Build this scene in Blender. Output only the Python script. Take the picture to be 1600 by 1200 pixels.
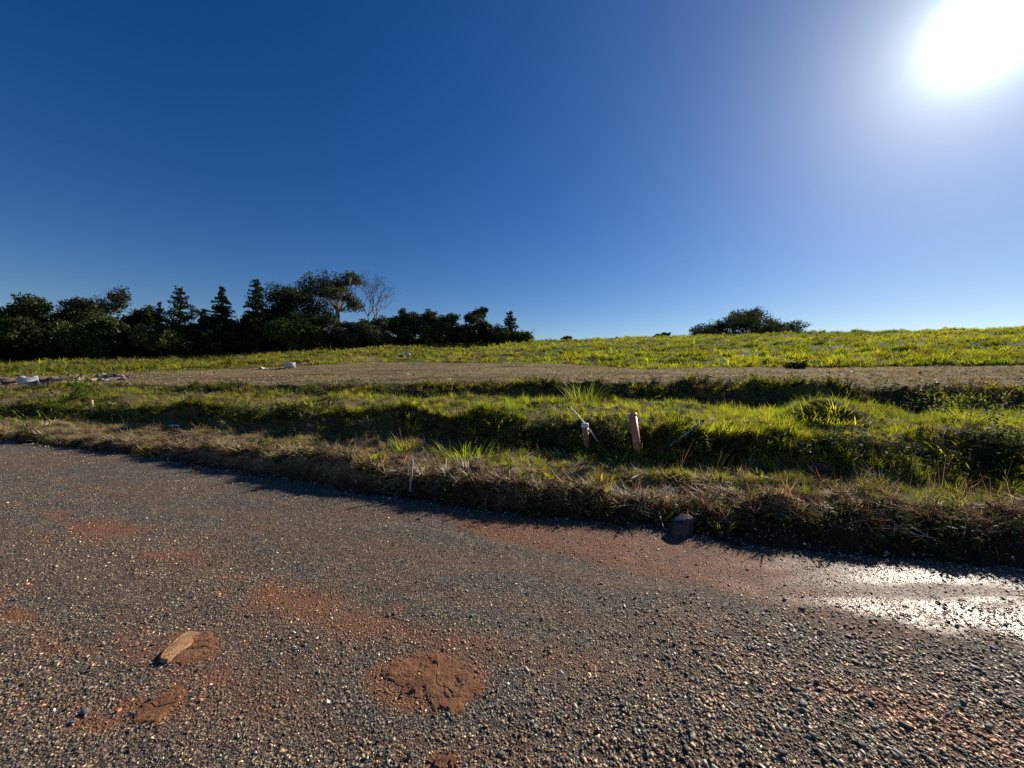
import bpy, bmesh, math, random
import numpy as np
from mathutils import Vector, Matrix

for o in list(bpy.data.objects):
    bpy.data.objects.remove(o)
SC = bpy.context.scene
COL = SC.collection
R = math.radians

# ------------------------------------------------------------------ camera
FPX, CX, CY, PITCH, CAMZ = 601.0, 800.0, 600.0, R(-1.0), 1.6
cam_d = bpy.data.cameras.new('camera')
cam = bpy.data.objects.new('camera', cam_d)
COL.objects.link(cam)
cam.location = (0, 0, CAMZ)
cam.rotation_euler = (R(90) + PITCH, 0, 0)
cam_d.sensor_width = 36.0
cam_d.lens = 36.0 * FPX / 1600.0
cam_d.clip_start = 0.05
cam_d.clip_end = 2000
SC.camera = cam

# ------------------------------------------------------------------ sky + sun
SUN_EL, SUN_AZ = R(29.5), R(50.4)            # azimuth: to the right of the view (+Y)
SUN_DIR = Vector((math.sin(SUN_AZ) * math.cos(SUN_EL), math.cos(SUN_AZ) * math.cos(SUN_EL), math.sin(SUN_EL)))
W = bpy.data.worlds.new('World')
SC.world = W
W.use_nodes = True
nt = W.node_tree
nt.nodes.clear()
sky = nt.nodes.new('ShaderNodeTexSky')
sky.sky_type = 'NISHITA'
sky.sun_disc = False
sky.sun_elevation = SUN_EL
sky.sun_rotation = SUN_AZ
sky.altitude = 900
sky.air_density = 1.0
sky.dust_density = 0.25
sky.ozone_density = 1.6
hs = nt.nodes.new('ShaderNodeHueSaturation')
hs.inputs['Saturation'].default_value = 1.43
hs.inputs['Hue'].default_value = 0.514
hs.inputs['Value'].default_value = 1.14
nt.links.new(sky.outputs[0], hs.inputs['Color'])
# the sun with its aureole (angle from the sun direction, part of the sky itself)
tc = nt.nodes.new('ShaderNodeTexCoord')
dot = nt.nodes.new('ShaderNodeVectorMath'); dot.operation = 'DOT_PRODUCT'
nrm = nt.nodes.new('ShaderNodeVectorMath'); nrm.operation = 'NORMALIZE'
nt.links.new(tc.outputs['Generated'], nrm.inputs[0])
nt.links.new(nrm.outputs[0], dot.inputs[0])
dot.inputs[1].default_value = SUN_DIR
def wm(op, a, b=None):
    n = nt.nodes.new('ShaderNodeMath'); n.operation = op
    for i, v in enumerate((a, b)):
        if v is None: continue
        if isinstance(v, (int, float)): n.inputs[i].default_value = v
        else: nt.links.new(v, n.inputs[i])
    return n.outputs[0]
cl = wm('MINIMUM', wm('MAXIMUM', dot.outputs['Value'], -1.0), 1.0)
ang = wm('ARCCOSINE', cl)
def aur(width, amp):
    return wm('MULTIPLY', wm('EXPONENT', wm('MULTIPLY', ang, -1.0 / R(width))), amp)
glow = wm('ADD', wm('ADD', aur(0.9, 8.0), aur(3.4, 0.95)), aur(13.0, 0.20))
bg = nt.nodes.new('ShaderNodeBackground'); bg.inputs['Strength'].default_value = 0.056
nt.links.new(hs.outputs[0], bg.inputs['Color'])
bg2 = nt.nodes.new('ShaderNodeBackground'); bg2.inputs['Color'].default_value = (0.93, 1.02, 0.86, 1)
nt.links.new(glow, bg2.inputs['Strength'])
addsh = nt.nodes.new('ShaderNodeAddShader')
wout = nt.nodes.new('ShaderNodeOutputWorld')
nt.links.new(bg.outputs[0], addsh.inputs[0]); nt.links.new(bg2.outputs[0], addsh.inputs[1])
nt.links.new(addsh.outputs[0], wout.inputs[0])

sun_d = bpy.data.lights.new('sun', 'SUN')
sun_d.energy = 5.0
sun_d.angle = R(0.53)
sun_d.color = (1.0, 0.91, 0.77)
sun = bpy.data.objects.new('sun', sun_d)
COL.objects.link(sun)
sun.location = (30, 25, 40)
sun.rotation_euler = SUN_DIR.to_track_quat('Z', 'Y').to_euler()

SC.view_settings.view_transform = 'Standard'
SC.view_settings.look = 'None'
SC.view_settings.gamma = 1
SC.view_settings.exposure = 0.4
SC.view_settings.use_curve_mapping = False
SC.render.engine = 'CYCLES'
SC.cycles.max_bounces = 4
SC.cycles.diffuse_bounces = 2
SC.cycles.glossy_bounces = 2
SC.cycles.transmission_bounces = 3
SC.cycles.transparent_max_bounces = 4
SC.cycles.sample_clamp_indirect = 6
SC.cycles.use_denoising = False

# ------------------------------------------------------------------ helpers
def tag(o, label=None, cat=None, group=None, kind=None):
    if label: o['label'] = label
    if cat: o['category'] = cat
    if group: o['group'] = group
    if kind: o['kind'] = kind
    return o

def hsh(ix, iy, seed):
    h = (ix.astype(np.int64) * 374761393 + iy.astype(np.int64) * 668265263 + seed * 1274126177) & 0xffffffff
    h = ((h ^ (h >> 13)) * 1274126177) & 0xffffffff
    h = h ^ (h >> 16)
    return (h & 0xffffff) / float(0xffffff)

def vnoise(x, y, seed=0):
    x = np.asarray(x, float); y = np.asarray(y, float)
    x, y = np.broadcast_arrays(x, y)
    xi = np.floor(x); yi = np.floor(y)
    fx = x - xi; fy = y - yi
    fx = fx * fx * (3 - 2 * fx); fy = fy * fy * (3 - 2 * fy)
    a = hsh(xi, yi, seed); b = hsh(xi + 1, yi, seed)
    c = hsh(xi, yi + 1, seed); d = hsh(xi + 1, yi + 1, seed)
    return (a + (b - a) * fx + (c - a) * fy + (a - b - c + d) * fx * fy) * 2 - 1

def fbm(x, y, seed=0, oct=4):
    s = 0.0; a = 0.5
    for i in range(oct):
        s = s + a * vnoise(np.asarray(x) * 2 ** i, np.asarray(y) * 2 ** i, seed + 17 * i)
        a *= 0.5
    return s

def sstep(a, b, x):
    t = np.clip((x - a) / (b - a), 0, 1)
    return t * t * (3 - 2 * t)

def mesh_np(name, V, F, mat=None, smooth=False):
    """V (n,3); F list of arrays with 3 or 4 columns, or list of tuples"""
    me = bpy.data.meshes.new(name)
    V = np.asarray(V, np.float32)
    if isinstance(F, np.ndarray): F = [F]
    if len(F) and not isinstance(F[0], np.ndarray):
        me.from_pydata(V.tolist(), [], [tuple(f) for f in F])
    else:
        F = [f for f in F if len(f)]
        loops = np.concatenate([f.ravel() for f in F]).astype(np.int32)
        tot = np.concatenate([np.full(len(f), f.shape[1], np.int32) for f in F])
        start = np.concatenate([[0], np.cumsum(tot)[:-1]]).astype(np.int32)
        me.vertices.add(len(V)); me.vertices.foreach_set('co', V.ravel())
        me.loops.add(len(loops)); me.loops.foreach_set('vertex_index', loops)
        me.polygons.add(len(tot)); me.polygons.foreach_set('loop_start', start)
        me.polygons.foreach_set('loop_total', tot)
        me.update(calc_edges=True)
    if smooth:
        me.polygons.foreach_set('use_smooth', np.ones(len(me.polygons), bool))
    if mat: me.materials.append(mat)
    return me

def link(name, me, parent=None, loc=None):
    o = bpy.data.objects.new(name, me)
    COL.objects.link(o)
    if parent: o.parent = parent
    if loc is not None: o.location = loc
    return o

def empty(name, loc, rz=0):
    o = bpy.data.objects.new(name, None)
    COL.objects.link(o)
    o.location = loc
    o.rotation_euler.z = rz
    o.empty_display_size = 0.2
    return o

def attr(me, name, typ, data):
    a = me.attributes.new(name, typ, 'POINT')
    key = {'FLOAT': 'value', 'INT': 'value', 'FLOAT_VECTOR': 'vector'}[typ]
    a.data.foreach_set(key, np.asarray(data, np.int32 if typ == 'INT' else np.float32).ravel())

class MB:
    """collects vertices and faces"""
    def __init__(s): s.V = []; s.F3 = []; s.F4 = []; s.n = 0
    def add(s, V, F):
        V = np.asarray(V, float); F = np.asarray(F, int)
        s.V.append(V)
        (s.F3 if F.shape[1] == 3 else s.F4).append(F + s.n)
        s.n += len(V)
    def mesh(s, name, mat=None, smooth=False):
        F = []
        if s.F3: F.append(np.concatenate(s.F3))
        if s.F4: F.append(np.concatenate(s.F4))
        return mesh_np(name, np.concatenate(s.V), F, mat, smooth)
    def tube(s, P, rad, n=6, cap=True):
        P = np.asarray(P, float); k = len(P)
        rad = np.broadcast_to(np.asarray(rad, float), (k,))
        T = np.gradient(P, axis=0)
        T /= np.linalg.norm(T, axis=1)[:, None] + 1e-9
        ref = np.array([1.0, 0, 0]) if abs(T[0][0]) < 0.8 else np.array([0, 1.0, 0])
        A = np.cross(T, ref); A /= np.linalg.norm(A, axis=1)[:, None] + 1e-9
        B = np.cross(T, A)
        th = np.arange(n) * 2 * math.pi / n
        V = P[:, None] + rad[:, None, None] * (np.cos(th)[None, :, None] * A[:, None] + np.sin(th)[None, :, None] * B[:, None])
        V = V.reshape(-1, 3)
        i = np.arange(k - 1)[:, None] * n; j = np.arange(n)[None]
        F = np.stack([i + j, i + (j + 1) % n, i + n + (j + 1) % n, i + n + j], -1).reshape(-1, 4)
        s.add(V, F)
        if cap:
            V2 = np.concatenate([V[:n], P[:1], V[-n:], P[-1:]])
            j = np.arange(n)
            F1 = np.stack([(j + 1) % n, j, np.full(n, n)], -1)
            F2 = np.stack([n + 1 + j, n + 1 + (j + 1) % n, np.full(n, 2 * n + 1)], -1)
            s.add(V2, np.concatenate([F1, F2]))
    def box(s, c, h, rot=None):
        c = np.asarray(c, float); h = np.asarray(h, float)
        V = np.array([[x, y, z] for x in (-1, 1) for y in (-1, 1) for z in (-1, 1)], float) * h
        if rot is not None: V = V @ np.array(Matrix.Rotation(rot, 3, 'Z')).T
        s.add(V + c, [[0, 1, 3, 2], [4, 6, 7, 5], [0, 4, 5, 1], [2, 3, 7, 6], [0, 2, 6, 4], [1, 5, 7, 3]])

# ------------------------------------------------------------------ materials
def new_mat(name):
    m = bpy.data.materials.new(name); m.use_nodes = True
    m.node_tree.nodes.clear()
    out = m.node_tree.nodes.new('ShaderNodeOutputMaterial')
    return m, m.node_tree, out

def N(t, typ, **kw):
    n = t.nodes.new(typ)
    for k, v in kw.items(): setattr(n, k, v)
    return n

def setin(t, sock, v):
    if isinstance(v, bpy.types.NodeSocket): t.links.new(v, sock)
    else: sock.default_value = v

def mixc(t, fac, a, b, blend='MIX'):
    n = N(t, 'ShaderNodeMix', data_type='RGBA', blend_type=blend)
    setin(t, n.inputs[0], fac); setin(t, n.inputs[6], a); setin(t, n.inputs[7], b)
    return n.outputs[2]

def tmath(t, op, a, b=0.0):
    n = N(t, 'ShaderNodeMath', operation=op)
    setin(t, n.inputs[0], a); setin(t, n.inputs[1], b)
    return n.outputs[0]

def noise(t, vec, scale, detail=4, rough=0.55):
    n = N(t, 'ShaderNodeTexNoise')
    n.inputs['Scale'].default_value = scale; n.inputs['Detail'].default_value = detail
    n.inputs['Roughness'].default_value = rough
    if vec is not None: t.links.new(vec, n.inputs['Vector'])
    return n

def ramp(t, fac, stops):
    r = N(t, 'ShaderNodeValToRGB')
    el = r.color_ramp.elements
    while len(el) < len(stops): el.new(0.5)
    for e, (p, c) in zip(el, stops):
        e.position = p; e.color = (*c, 1)
    t.links.new(fac, r.inputs[0])
    return r.outputs[0]

def geo_pos(t):
    return N(t, 'ShaderNodeNewGeometry').outputs['Position']

def solid_mat(name, col, rough=0.6, var=0.25, scale=8.0, bump=0.2, bscale=40.0, dirt=None):
    """solid colour with grain, blotches and fine relief"""
    m, t, out = new_mat(name)
    oc = N(t, 'ShaderNodeTexCoord').outputs['Object']
    n1 = noise(t, oc, scale, 6, 0.65)
    a = tuple(c * (1 - var) for c in col); b = tuple(min(1, c * (1 + var)) for c in col)
    c = ramp(t, n1.outputs[0], [(0.3, a), (0.7, b)])
    if dirt:
        n3 = noise(t, oc, scale * 0.6, 5, 0.7)
        f = N(t, 'ShaderNodeMapRange'); f.inputs[1].default_value = 0.5; f.inputs[2].default_value = 0.68
        t.links.new(n3.outputs[0], f.inputs[0])
        c = mixc(t, f.outputs[0], c, (*dirt, 1))
    p = N(t, 'ShaderNodeBsdfPrincipled')
    t.links.new(c, p.inputs['Base Color']); p.inputs['Roughness'].default_value = rough
    n2 = noise(t, oc, bscale, 5, 0.6)
    bp = N(t, 'ShaderNodeBump'); bp.inputs['Strength'].default_value = bump; bp.inputs['Distance'].default_value = 0.02
    t.links.new(n2.outputs[0], bp.inputs['Height']); t.links.new(bp.outputs[0], p.inputs['Normal'])
    t.links.new(p.outputs[0], out.inputs[0])
    return m

def leaf_mat(name, trans=0.45, gloss=0.08, src='INSTANCER', tname='tint', tcol=(1.5, 1.35, 0.55), rough=0.45):
    """thin leaf: reflects its own colour, lets yellower light through"""
    m, t, out = new_mat(name)
    a = N(t, 'ShaderNodeAttribute', attribute_type=src, attribute_name=tname)
    base = a.outputs['Color']
    d = N(t, 'ShaderNodeBsdfDiffuse'); t.links.new(base, d.inputs[0])
    tr = N(t, 'ShaderNodeBsdfTranslucent')
    t.links.new(mixc(t, 1.0, base, (*tcol, 1), 'MULTIPLY'), tr.inputs[0])
    g = N(t, 'ShaderNodeBsdfGlossy'); g.inputs['Roughness'].default_value = rough
    g.inputs[0].default_value = (0.8, 0.8, 0.8, 1)
    m1 = N(t, 'ShaderNodeMixShader'); m1.inputs[0].default_value = trans
    t.links.new(d.outputs[0], m1.inputs[1]); t.links.new(tr.outputs[0], m1.inputs[2])
    m2 = N(t, 'ShaderNodeMixShader'); m2.inputs[0].default_value = gloss
    t.links.new(m1.outputs[0], m2.inputs[1]); t.links.new(g.outputs[0], m2.inputs[2])
    t.links.new(m2.outputs[0], out.inputs[0])
    return m

M_GRASS = leaf_mat('grass_blade', 0.55, 0.02, tcol=(1.95, 1.75, 0.6))
M_STRAW = leaf_mat('dry_straw', 0.35, 0.05, tcol=(1.2, 1.0, 0.75), rough=0.5)
M_WEED = leaf_mat('weed_leaf', 0.35, 0.015)
M_TREE = leaf_mat('tree_leaf', 0.22, 0.012, src='GEOMETRY', tcol=(1.3, 1.3, 0.6))
M_TUFT = leaf_mat('broad_grass_leaf', 0.55, 0.012, src='GEOMETRY', tcol=(1.9, 1.7, 0.6))
M_BARK = solid_mat('bark', (0.07, 0.055, 0.045), 0.9, 0.4, 3, 0.6, 12)
M_GREY_BARK = solid_mat('grey_bark', (0.13, 0.11, 0.095), 0.9, 0.4, 3, 0.6, 12)
M_PALE_BARK = solid_mat('pale_bark', (0.30, 0.27, 0.23), 0.85, 0.35, 2, 0.5, 10)

# ------------------------------------------------------------------ terrain
# cross-sections of the slope at several bearings: (depth, height) of road edge, first bank top, first bench end,
# second bank top, second bench end, third bank top, field end, crest
TT = np.array([-1.331, -0.998, -0.266, 0.067, 0.333, 0.998, 1.331])
KD = np.array([
    [9.62, 10.2, 12.0, 12.8, 15.5, 16.2, 32, 66],
    [7.88, 8.4, 11.3, 12.0, 16.0, 16.8, 35, 68],
    [4.93, 5.45, 7.4, 7.95, 13.3, 14.0, 42, 74],
    [4.27, 4.80, 6.4, 6.95, 12.8, 13.4, 38, 76],
    [4.00, 4.50, 5.6, 6.1, 12.0, 12.6, 30, 76],
    [3.37, 3.90, 4.6, 5.1, 9.0, 9.6, 26, 66],
    [3.20, 3.75, 4.4, 4.9, 8.2, 8.8, 24, 60]], float)
KZ = np.array([
    [-.05, .21, .30, .64, .95, 1.05, 1.62, 3.75],
    [-.05, .17, .26, .62, 1.10, 1.25, 1.98, 4.75],
    [-.05, .31, .41, .87, .90, 1.36, 3.28, 7.76],
    [-.05, .29, .34, .85, .84, 1.39, 3.05, 8.8],
    [-.05, .27, .30, .80, .80, 1.42, 2.25, 9.4],
    [-.05, .27, .32, .69, .74, 1.36, 2.33, 9.5],
    [-.05, .27, .33, .72, .78, 1.33, 2.30, 9.2]], float)
KD[:, 1] = KD[:, 0] + (KD[:, 1] - KD[:, 0]) * 0.75
KX = TT[:, None] * KD
WOB = [0.13, 0.16, 0.42, 0.42, 0.95, 0.95, 2.5, 0.0]

def iex(x, xs, ys, ext=0.6):
    r = np.interp(x, xs, ys)
    sl = (ys[1] - ys[0]) / (xs[1] - xs[0]); r = np.where(x < xs[0], ys[0] + ext * sl * (x - xs[0]), r)
    sl = (ys[-1] - ys[-2]) / (xs[-1] - xs[-2]); r = np.where(x > xs[-1], ys[-1] + ext * sl * (x - xs[-1]), r)
    return r

def knots(x):
    ys = []; zs = []
    for k in range(8):
        y = iex(x, KX[:, k], KD[:, k]); z = iex(x, KX[:, k], KZ[:, k], 0.15)
        fr = [1.4, 1.1, 0.8, 0.9, 0.45, 0.45, 0.12, 0.02][k]
        y = y + WOB[k] * fbm(x * fr, np.full_like(x, 3.7 * k), 40 + (k // 2 if k in (4, 5) else k), 3) * 1.5
        ys.append(y); zs.append(z)
    ys = np.maximum.accumulate(np.array(ys) + np.arange(8)[:, None] * 1e-3, axis=0)
    return ys, np.array(zs)

MOUNDS = []   # (x, y, rx, ry, h)

def terrain(x, y, want_zone=False):
    x = np.asarray(x, float); y = np.asarray(y, float)
    x, y = np.broadcast_arrays(x, y)
    shp = x.shape; x = x.ravel(); y = y.ravel()
    K, Z = knots(x)
    s = np.zeros_like(x); z = np.full_like(x, -0.05)
    for k in range(7):
        f = (y - K[k]) / np.maximum(K[k + 1] - K[k], 1e-3)
        ins = (f >= 0) & (f < 1)
        ff = f if k not in (0, 2, 4) else np.clip(f, 0, 1) ** 0.8
        if k in (0, 2, 4):
            ff = 0.55 * ff + 0.45 * sstep(0, 1, ff)
        z = np.where(ins, Z[k] + (Z[k + 1] - Z[k]) * ff, z)
        s = np.where(ins, k + f, s)
    bey = y >= K[7]
    dy = y - K[7]
    z = np.where(bey, Z[7] - 0.09 * np.maximum(dy - 0, 0) * sstep(0, 14, dy) , z)
    z = np.maximum(z, np.where(bey, -12, -1))
    s = np.where(bey, 7 + np.clip(dy / 60, 0, 0.99), s)
    s = np.where(y < K[0], -1, s)
    # unevenness by zone
    near = sstep(-0.0, 0.5, s) * (1 - sstep(4.8, 5.3, s))
    z = z + near * (0.15 * fbm(x * 1.1, y * 1.5, 5, 3) + 0.11 * fbm(x * 3.6, y * 4.4, 6, 3))
    bank = ((s > 0) & (s < 1)) | ((s > 2) & (s < 3)) | ((s > 4) & (s < 5))
    z = z + np.where(bank, 0.10 * fbm(x * 2.6, y * 3, 8, 3) + 0.09 * fbm(x * 8, y * 8, 13, 2), 0)
    z = z + 0.26 * fbm(x * 0.75, y * 0.9, 14, 3) * sstep(2.9, 3.2, s) * (1 - sstep(3.8, 4.1, s))
    mown = sstep(5, 5.2, s) * (1 - sstep(5.95, 6.1, s))
    z = z + mown * (0.16 * fbm(x * 0.25, y * 0.5, 9, 4) + 0.05 * fbm(x * 1.5, y * 2, 10, 2))
    past = sstep(5.95, 6.15, s)
    z = z + past * (0.45 * fbm(x * 0.10, y * 0.16, 11, 3) + 0.52 * fbm(x * 0.6, y * 0.8, 12, 3))
    for mx, my, rx, ry, h in MOUNDS:
        z = z + h * np.exp(-((x - mx) / rx) ** 2 - ((y - my) / ry) ** 2)
    if want_zone: return z.reshape(shp), s.reshape(shp)
    return z.reshape(shp)

def project(x, y, z):
    """world -> photograph pixel"""
    c, sn = math.cos(PITCH), math.sin(PITCH)
    dz = z - CAMZ
    fwd = y * c + dz * sn; up = -y * sn + dz * c
    return CX + FPX * x / fwd, CY - FPX * up / fwd, fwd

def ray(u, v):
    c, sn = math.cos(PITCH), math.sin(PITCH)
    a = (u - CX) / FPX; b = (CY - v) / FPX
    d = np.array([a, c - b * sn, sn + b * c])
    return d / d[1]

def hit(u, v, far=120.0, near=1.0):
    """first terrain point seen along a pixel's ray"""
    d = ray(u, v)
    lo, hi = near, far
    for n in (700, 60):
        ds = lo * (hi / lo) ** np.linspace(0, 1, n)
        zz = np.maximum(terrain(d[0] * ds, ds), np.where(ds < 20, np.where(terrain_is_road(d[0] * ds, ds), 0.0, -99), -99))
        zr = CAMZ + d[2] * ds
        below = np.nonzero(zr <= zz)[0]
        i = below[0] if len(below) else n - 1
        lo, hi = ds[max(i - 1, 0)], ds[i] * 1.0001
    return Vector((d[0] * ds[i], ds[i], zz[i]))

def terrain_is_road(x, y):
    K, _ = knots(np.asarray(x, float))
    return np.asarray(y) < K[0]

for u, v, w, dpt, h in [(1305, 655, 0.85, 0.55, 0.34), (505, 640, 1.1, 0.5, 0.22), (765, 672, 0.55, 0.4, 0.12),
                        (1540, 712, 0.7, 0.4, 0.12), (620, 660, 0.5, 0.4, 0.10), (300, 640, 0.9, 0.5, 0.12)]:
    p = hit(u, v); MOUNDS.append((p.x, p.y + 0.3, w, dpt, h))

# ---- ground sheet
ys = np.concatenate([np.arange(-24, 2.4, 1.2), np.arange(2.4, 16.6, 0.065), 16.6 * (110 / 16.6) ** np.linspace(0, 1, 110)[1:],
                     np.linspace(118, 420, 16)])
tt = np.linspace(-1, 1, 561)
tt = 2.3 * np.sign(tt) * np.abs(tt) ** 1.15
Yg, Tg = np.meshgrid(ys, tt, indexing='ij')
Xg = Tg * (np.maximum(Yg, 0) + 3.5)
Zg, Sg = terrain(Xg, Yg, True)
nr, nc = Xg.shape
idx = np.arange(nr * nc).reshape(nr, nc)
Fg = np.stack([idx[:-1, :-1], idx[:-1, 1:], idx[1:, 1:], idx[1:, :-1]], -1).reshape(-1, 4)

# cover masks of the ground itself (0..1): g green, d dry straw, rest bare soil
def cover(x, y, s):
    n1 = fbm(x * 0.5, y * 0.8, 21, 4); n2 = fbm(x * 2.0, y * 2.5, 22, 3)
    g = np.zeros_like(x); d = np.zeros_like(x)
    b1 = (s >= 0) & (s < 1); n1_ = (s >= 1) & (s < 2); b2 = (s >= 2) & (s < 3); n2_ = (s >= 3) & (s < 4)
    b3 = (s >= 4) & (s < 5); fl = (s >= 5) & (s < 6); pa = s >= 6
    right = sstep(-2.0, 2.5, x - 0.0 * y)
    d = np.where(b1, sstep(0.35, 0.8, s), d); g = np.where(b1, 0.05, g)
    e = s - 1
    gb = np.clip(sstep(0.35, 0.9, e + 0.7 * n1) * (0.45 + 0.5 * right), 0, 1)
    g = np.where(n1_, gb, g); d = np.where(n1_, 1 - gb * 0.7, d)
    g = np.where(b2, 0.35 + 0.3 * n2, g); d = np.where(b2, 0.12, d)
    g2 = np.clip(0.55 + 0.9 * n1 + 0.35 * right, 0.05, 1)
    g = np.where(n2_, g2, g); d = np.where(n2_, 1 - g2, d)
    g = np.where(b3, np.clip(0.45 + n2, 0, 1), g); d = np.where(b3, 0.15, d)
    streak = fbm(x * 0.10, y * 0.9, 31, 4)
    gf = np.clip(0.20 + 0.9 * streak + 0.2 * n1, 0, 0.6)
    d = np.where(fl, np.clip(0.95 + 0.6 * n1 - gf * 0.4, 0.1, 1), d); g = np.where(fl, gf, g)
    d = np.where(fl, d * (1 - 0.75 * sstep(0.12, 0.3, fbm(x * 0.16, y * 1.1, 35, 3))), d)
    bare = sstep(0.30, 0.55, fbm(x * 0.09, y * 0.2, 33, 3)) * (1 - sstep(6.2, 6.6, s))
    g = np.where(pa, np.clip(0.95 - 0.9 * bare + 0.3 * n1, 0, 1), g); d = np.where(pa, np.clip(0.2 + bare, 0, 1), d)
    return np.clip(g, 0, 1), np.clip(d, 0, 1)

Gg, Dg = cover(Xg, Yg, Sg)
m, t, out = new_mat('hillside_ground')
pos = geo_pos(t)
ag = N(t, 'ShaderNodeAttribute', attribute_name='green'); ad = N(t, 'ShaderNodeAttribute', attribute_name='dry')
nz1 = noise(t, pos, 3.0, 8, 0.7); nz2 = noise(t, pos, 22.0, 6, 0.7); nz3 = noise(t, pos, 0.7, 5, 0.6)
soil = ramp(t, nz2.outputs[0], [(0.3, (0.022, 0.013, 0.009)), (0.55, (0.06, 0.033, 0.021)), (0.8, (0.13, 0.078, 0.048))])
straw = ramp(t, nz2.outputs[0], [(0.28, (0.10, 0.065, 0.035)), (0.5, (0.27, 0.195, 0.105)), (0.75, (0.45, 0.35, 0.20))])
green = ramp(t, nz1.outputs[0], [(0.3, (0.04, 0.05, 0.012)), (0.55, (0.10, 0.12, 0.025)), (0.8, (0.19, 0.19, 0.045))])
f1 = tmath(t, 'MULTIPLY', ad.outputs['Fac'], tmath(t, 'ADD', nz1.outputs[0], 0.45))
c = mixc(t, f1, soil, straw)
f2 = tmath(t, 'MULTIPLY', ag.outputs['Fac'], tmath(t, 'ADD', nz3.outputs[0], 0.4))
c = mixc(t, f2, c, green)
p = N(t, 'ShaderNodeBsdfPrincipled'); p.inputs['Roughness'].default_value = 0.95
p.inputs['Specular IOR Level'].default_value = 0.15
t.links.new(c, p.inputs['Base Color'])
bp = N(t, 'ShaderNodeBump'); bp.inputs['Strength'].default_value = 0.9; bp.inputs['Distance'].default_value = 0.08
t.links.new(tmath(t, 'ADD', nz2.outputs[0], nz1.outputs[0]), bp.inputs['Height']); t.links.new(bp.outputs[0], p.inputs['Normal'])
t.links.new(p.outputs[0], out.inputs[0])
me = mesh_np('hillside', np.stack([Xg, Yg, Zg], -1).reshape(-1, 3), Fg, m, True)
attr(me, 'green', 'FLOAT', Gg); attr(me, 'dry', 'FLOAT', Dg)
ground = tag(link('ground', me), kind='structure')

# ---- road sheet
def road_masks(x, y):
    """clay, wet, big (stone size) on the road, laid out along its tracks"""
    u, v, f = project(x, np.maximum(y, 0.6), 0.0)
    w1 = fbm(x * 1.7, y * 1.7, 51, 4); w2 = fbm(x * 5, y * 5, 52, 3); w3 = fbm(x * 0.6, y * 0.9, 53, 3)
    ed = knots(np.ravel(x))[0][0].reshape(np.shape(x)) - y
    ws = fbm(ed * 1.9, x * 0.28 + 0.1 * ed, 59, 4)
    vu = np.interp(u, [560, 640, 760, 1000, 1200, 1600, 1900], [792, 796, 806, 835, 862, 902, 925])
    vl = np.interp(u, [560, 640, 740, 900, 1050, 1200, 1600, 1900], [792, 803, 838, 880, 908, 940, 1010, 1060])
    h = np.maximum(vl - vu, 1)
    q = (v - vu) / h
    strip = sstep(-0.15, 0.12, q) * (1 - sstep(0.82, 1.06, q + 0.25 * w2)) * sstep(640, 780, u)
    clay = strip * (1.1 + 0.3 * w1) * (1 - 0.5 * sstep(1150, 1600, u + 150 * w1))
    wet = strip * sstep(1000, 1480, u + 260 * w1) * (1 - 0.6 * sstep(1700, 2300, u + 300 * w1)) * (1 - 0.6 * sstep(0.0, 0.35, fbm(x * 0.9 + y * 0.35, y * 4.5, 57, 3)))
    vt = np.interp(u, [-600, 0, 180, 330, 520, 760, 1100, 1500, 2200], [760, 805, 835, 893, 958, 1012, 1062, 1130, 1230])
    clay = clay + 0.85 * np.exp(-((v - vt) / (28 + 22 * w3)) ** 2) * sstep(-0.3, 0.3, ws + 0.4 * w1 + 0.10)
    clay = clay + 0.5 * sstep(520, 0, u) * sstep(-0.12, 0.3, ws + 0.3 * w2) * sstep(760, 830, v)
    for (cu, cv, ru, rv, a) in [(240, 1105, 62, 20, 1.3), (150, 1130, 42, 13, 1.1), (28, 962, 34, 10, 1.1), (390, 948, 26, 6, 0.9),
                                (670, 1062, 95, 46, 1.4), (300, 1010, 48, 26, 1.3), (238, 870, 22, 7, 1.0), (620, 950, 10, 8, 1.0),
                                (690, 1188, 26, 12, 1.1), (110, 1018, 40, 10, 0.8), (1370, 1090, 90, 18, 0.5), (340, 1060, 26, 8, 0.8)]:
        e = ((u - cu) / ru) ** 2 + ((v - cv) / rv) ** 2
        clay = np.maximum(clay, a * sstep(1.25, 0.55, e + 0.7 * w2 + 0.3 * w1))
    clay = clay + 0.34 * sstep(-0.02, 0.28, fbm(ed * 2.3, x * 0.16, 58, 3)) * sstep(0.4, 1.0, ed)
    clay = clay + 0.30 * sstep(-0.2, 0.3, w3 + 0.4 * w1)
    ub = sstep(750, 1350, u + 0.9 * (v - 1000)) * sstep(900, 1010, v)
    vb = np.interp(u, [800, 1200, 1600], [1080, 1010, 985])
    big = np.clip(0.15 + 0.9 * ub + 0.35 * sstep(1060, 1150, v) * sstep(320, 420, u) + 0.6 * w3, 0, 1)
    clay = clay * (0.85 + 0.5 * w2)
    return np.clip(clay, 0, 1), np.clip(wet, 0, 1), big

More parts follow.
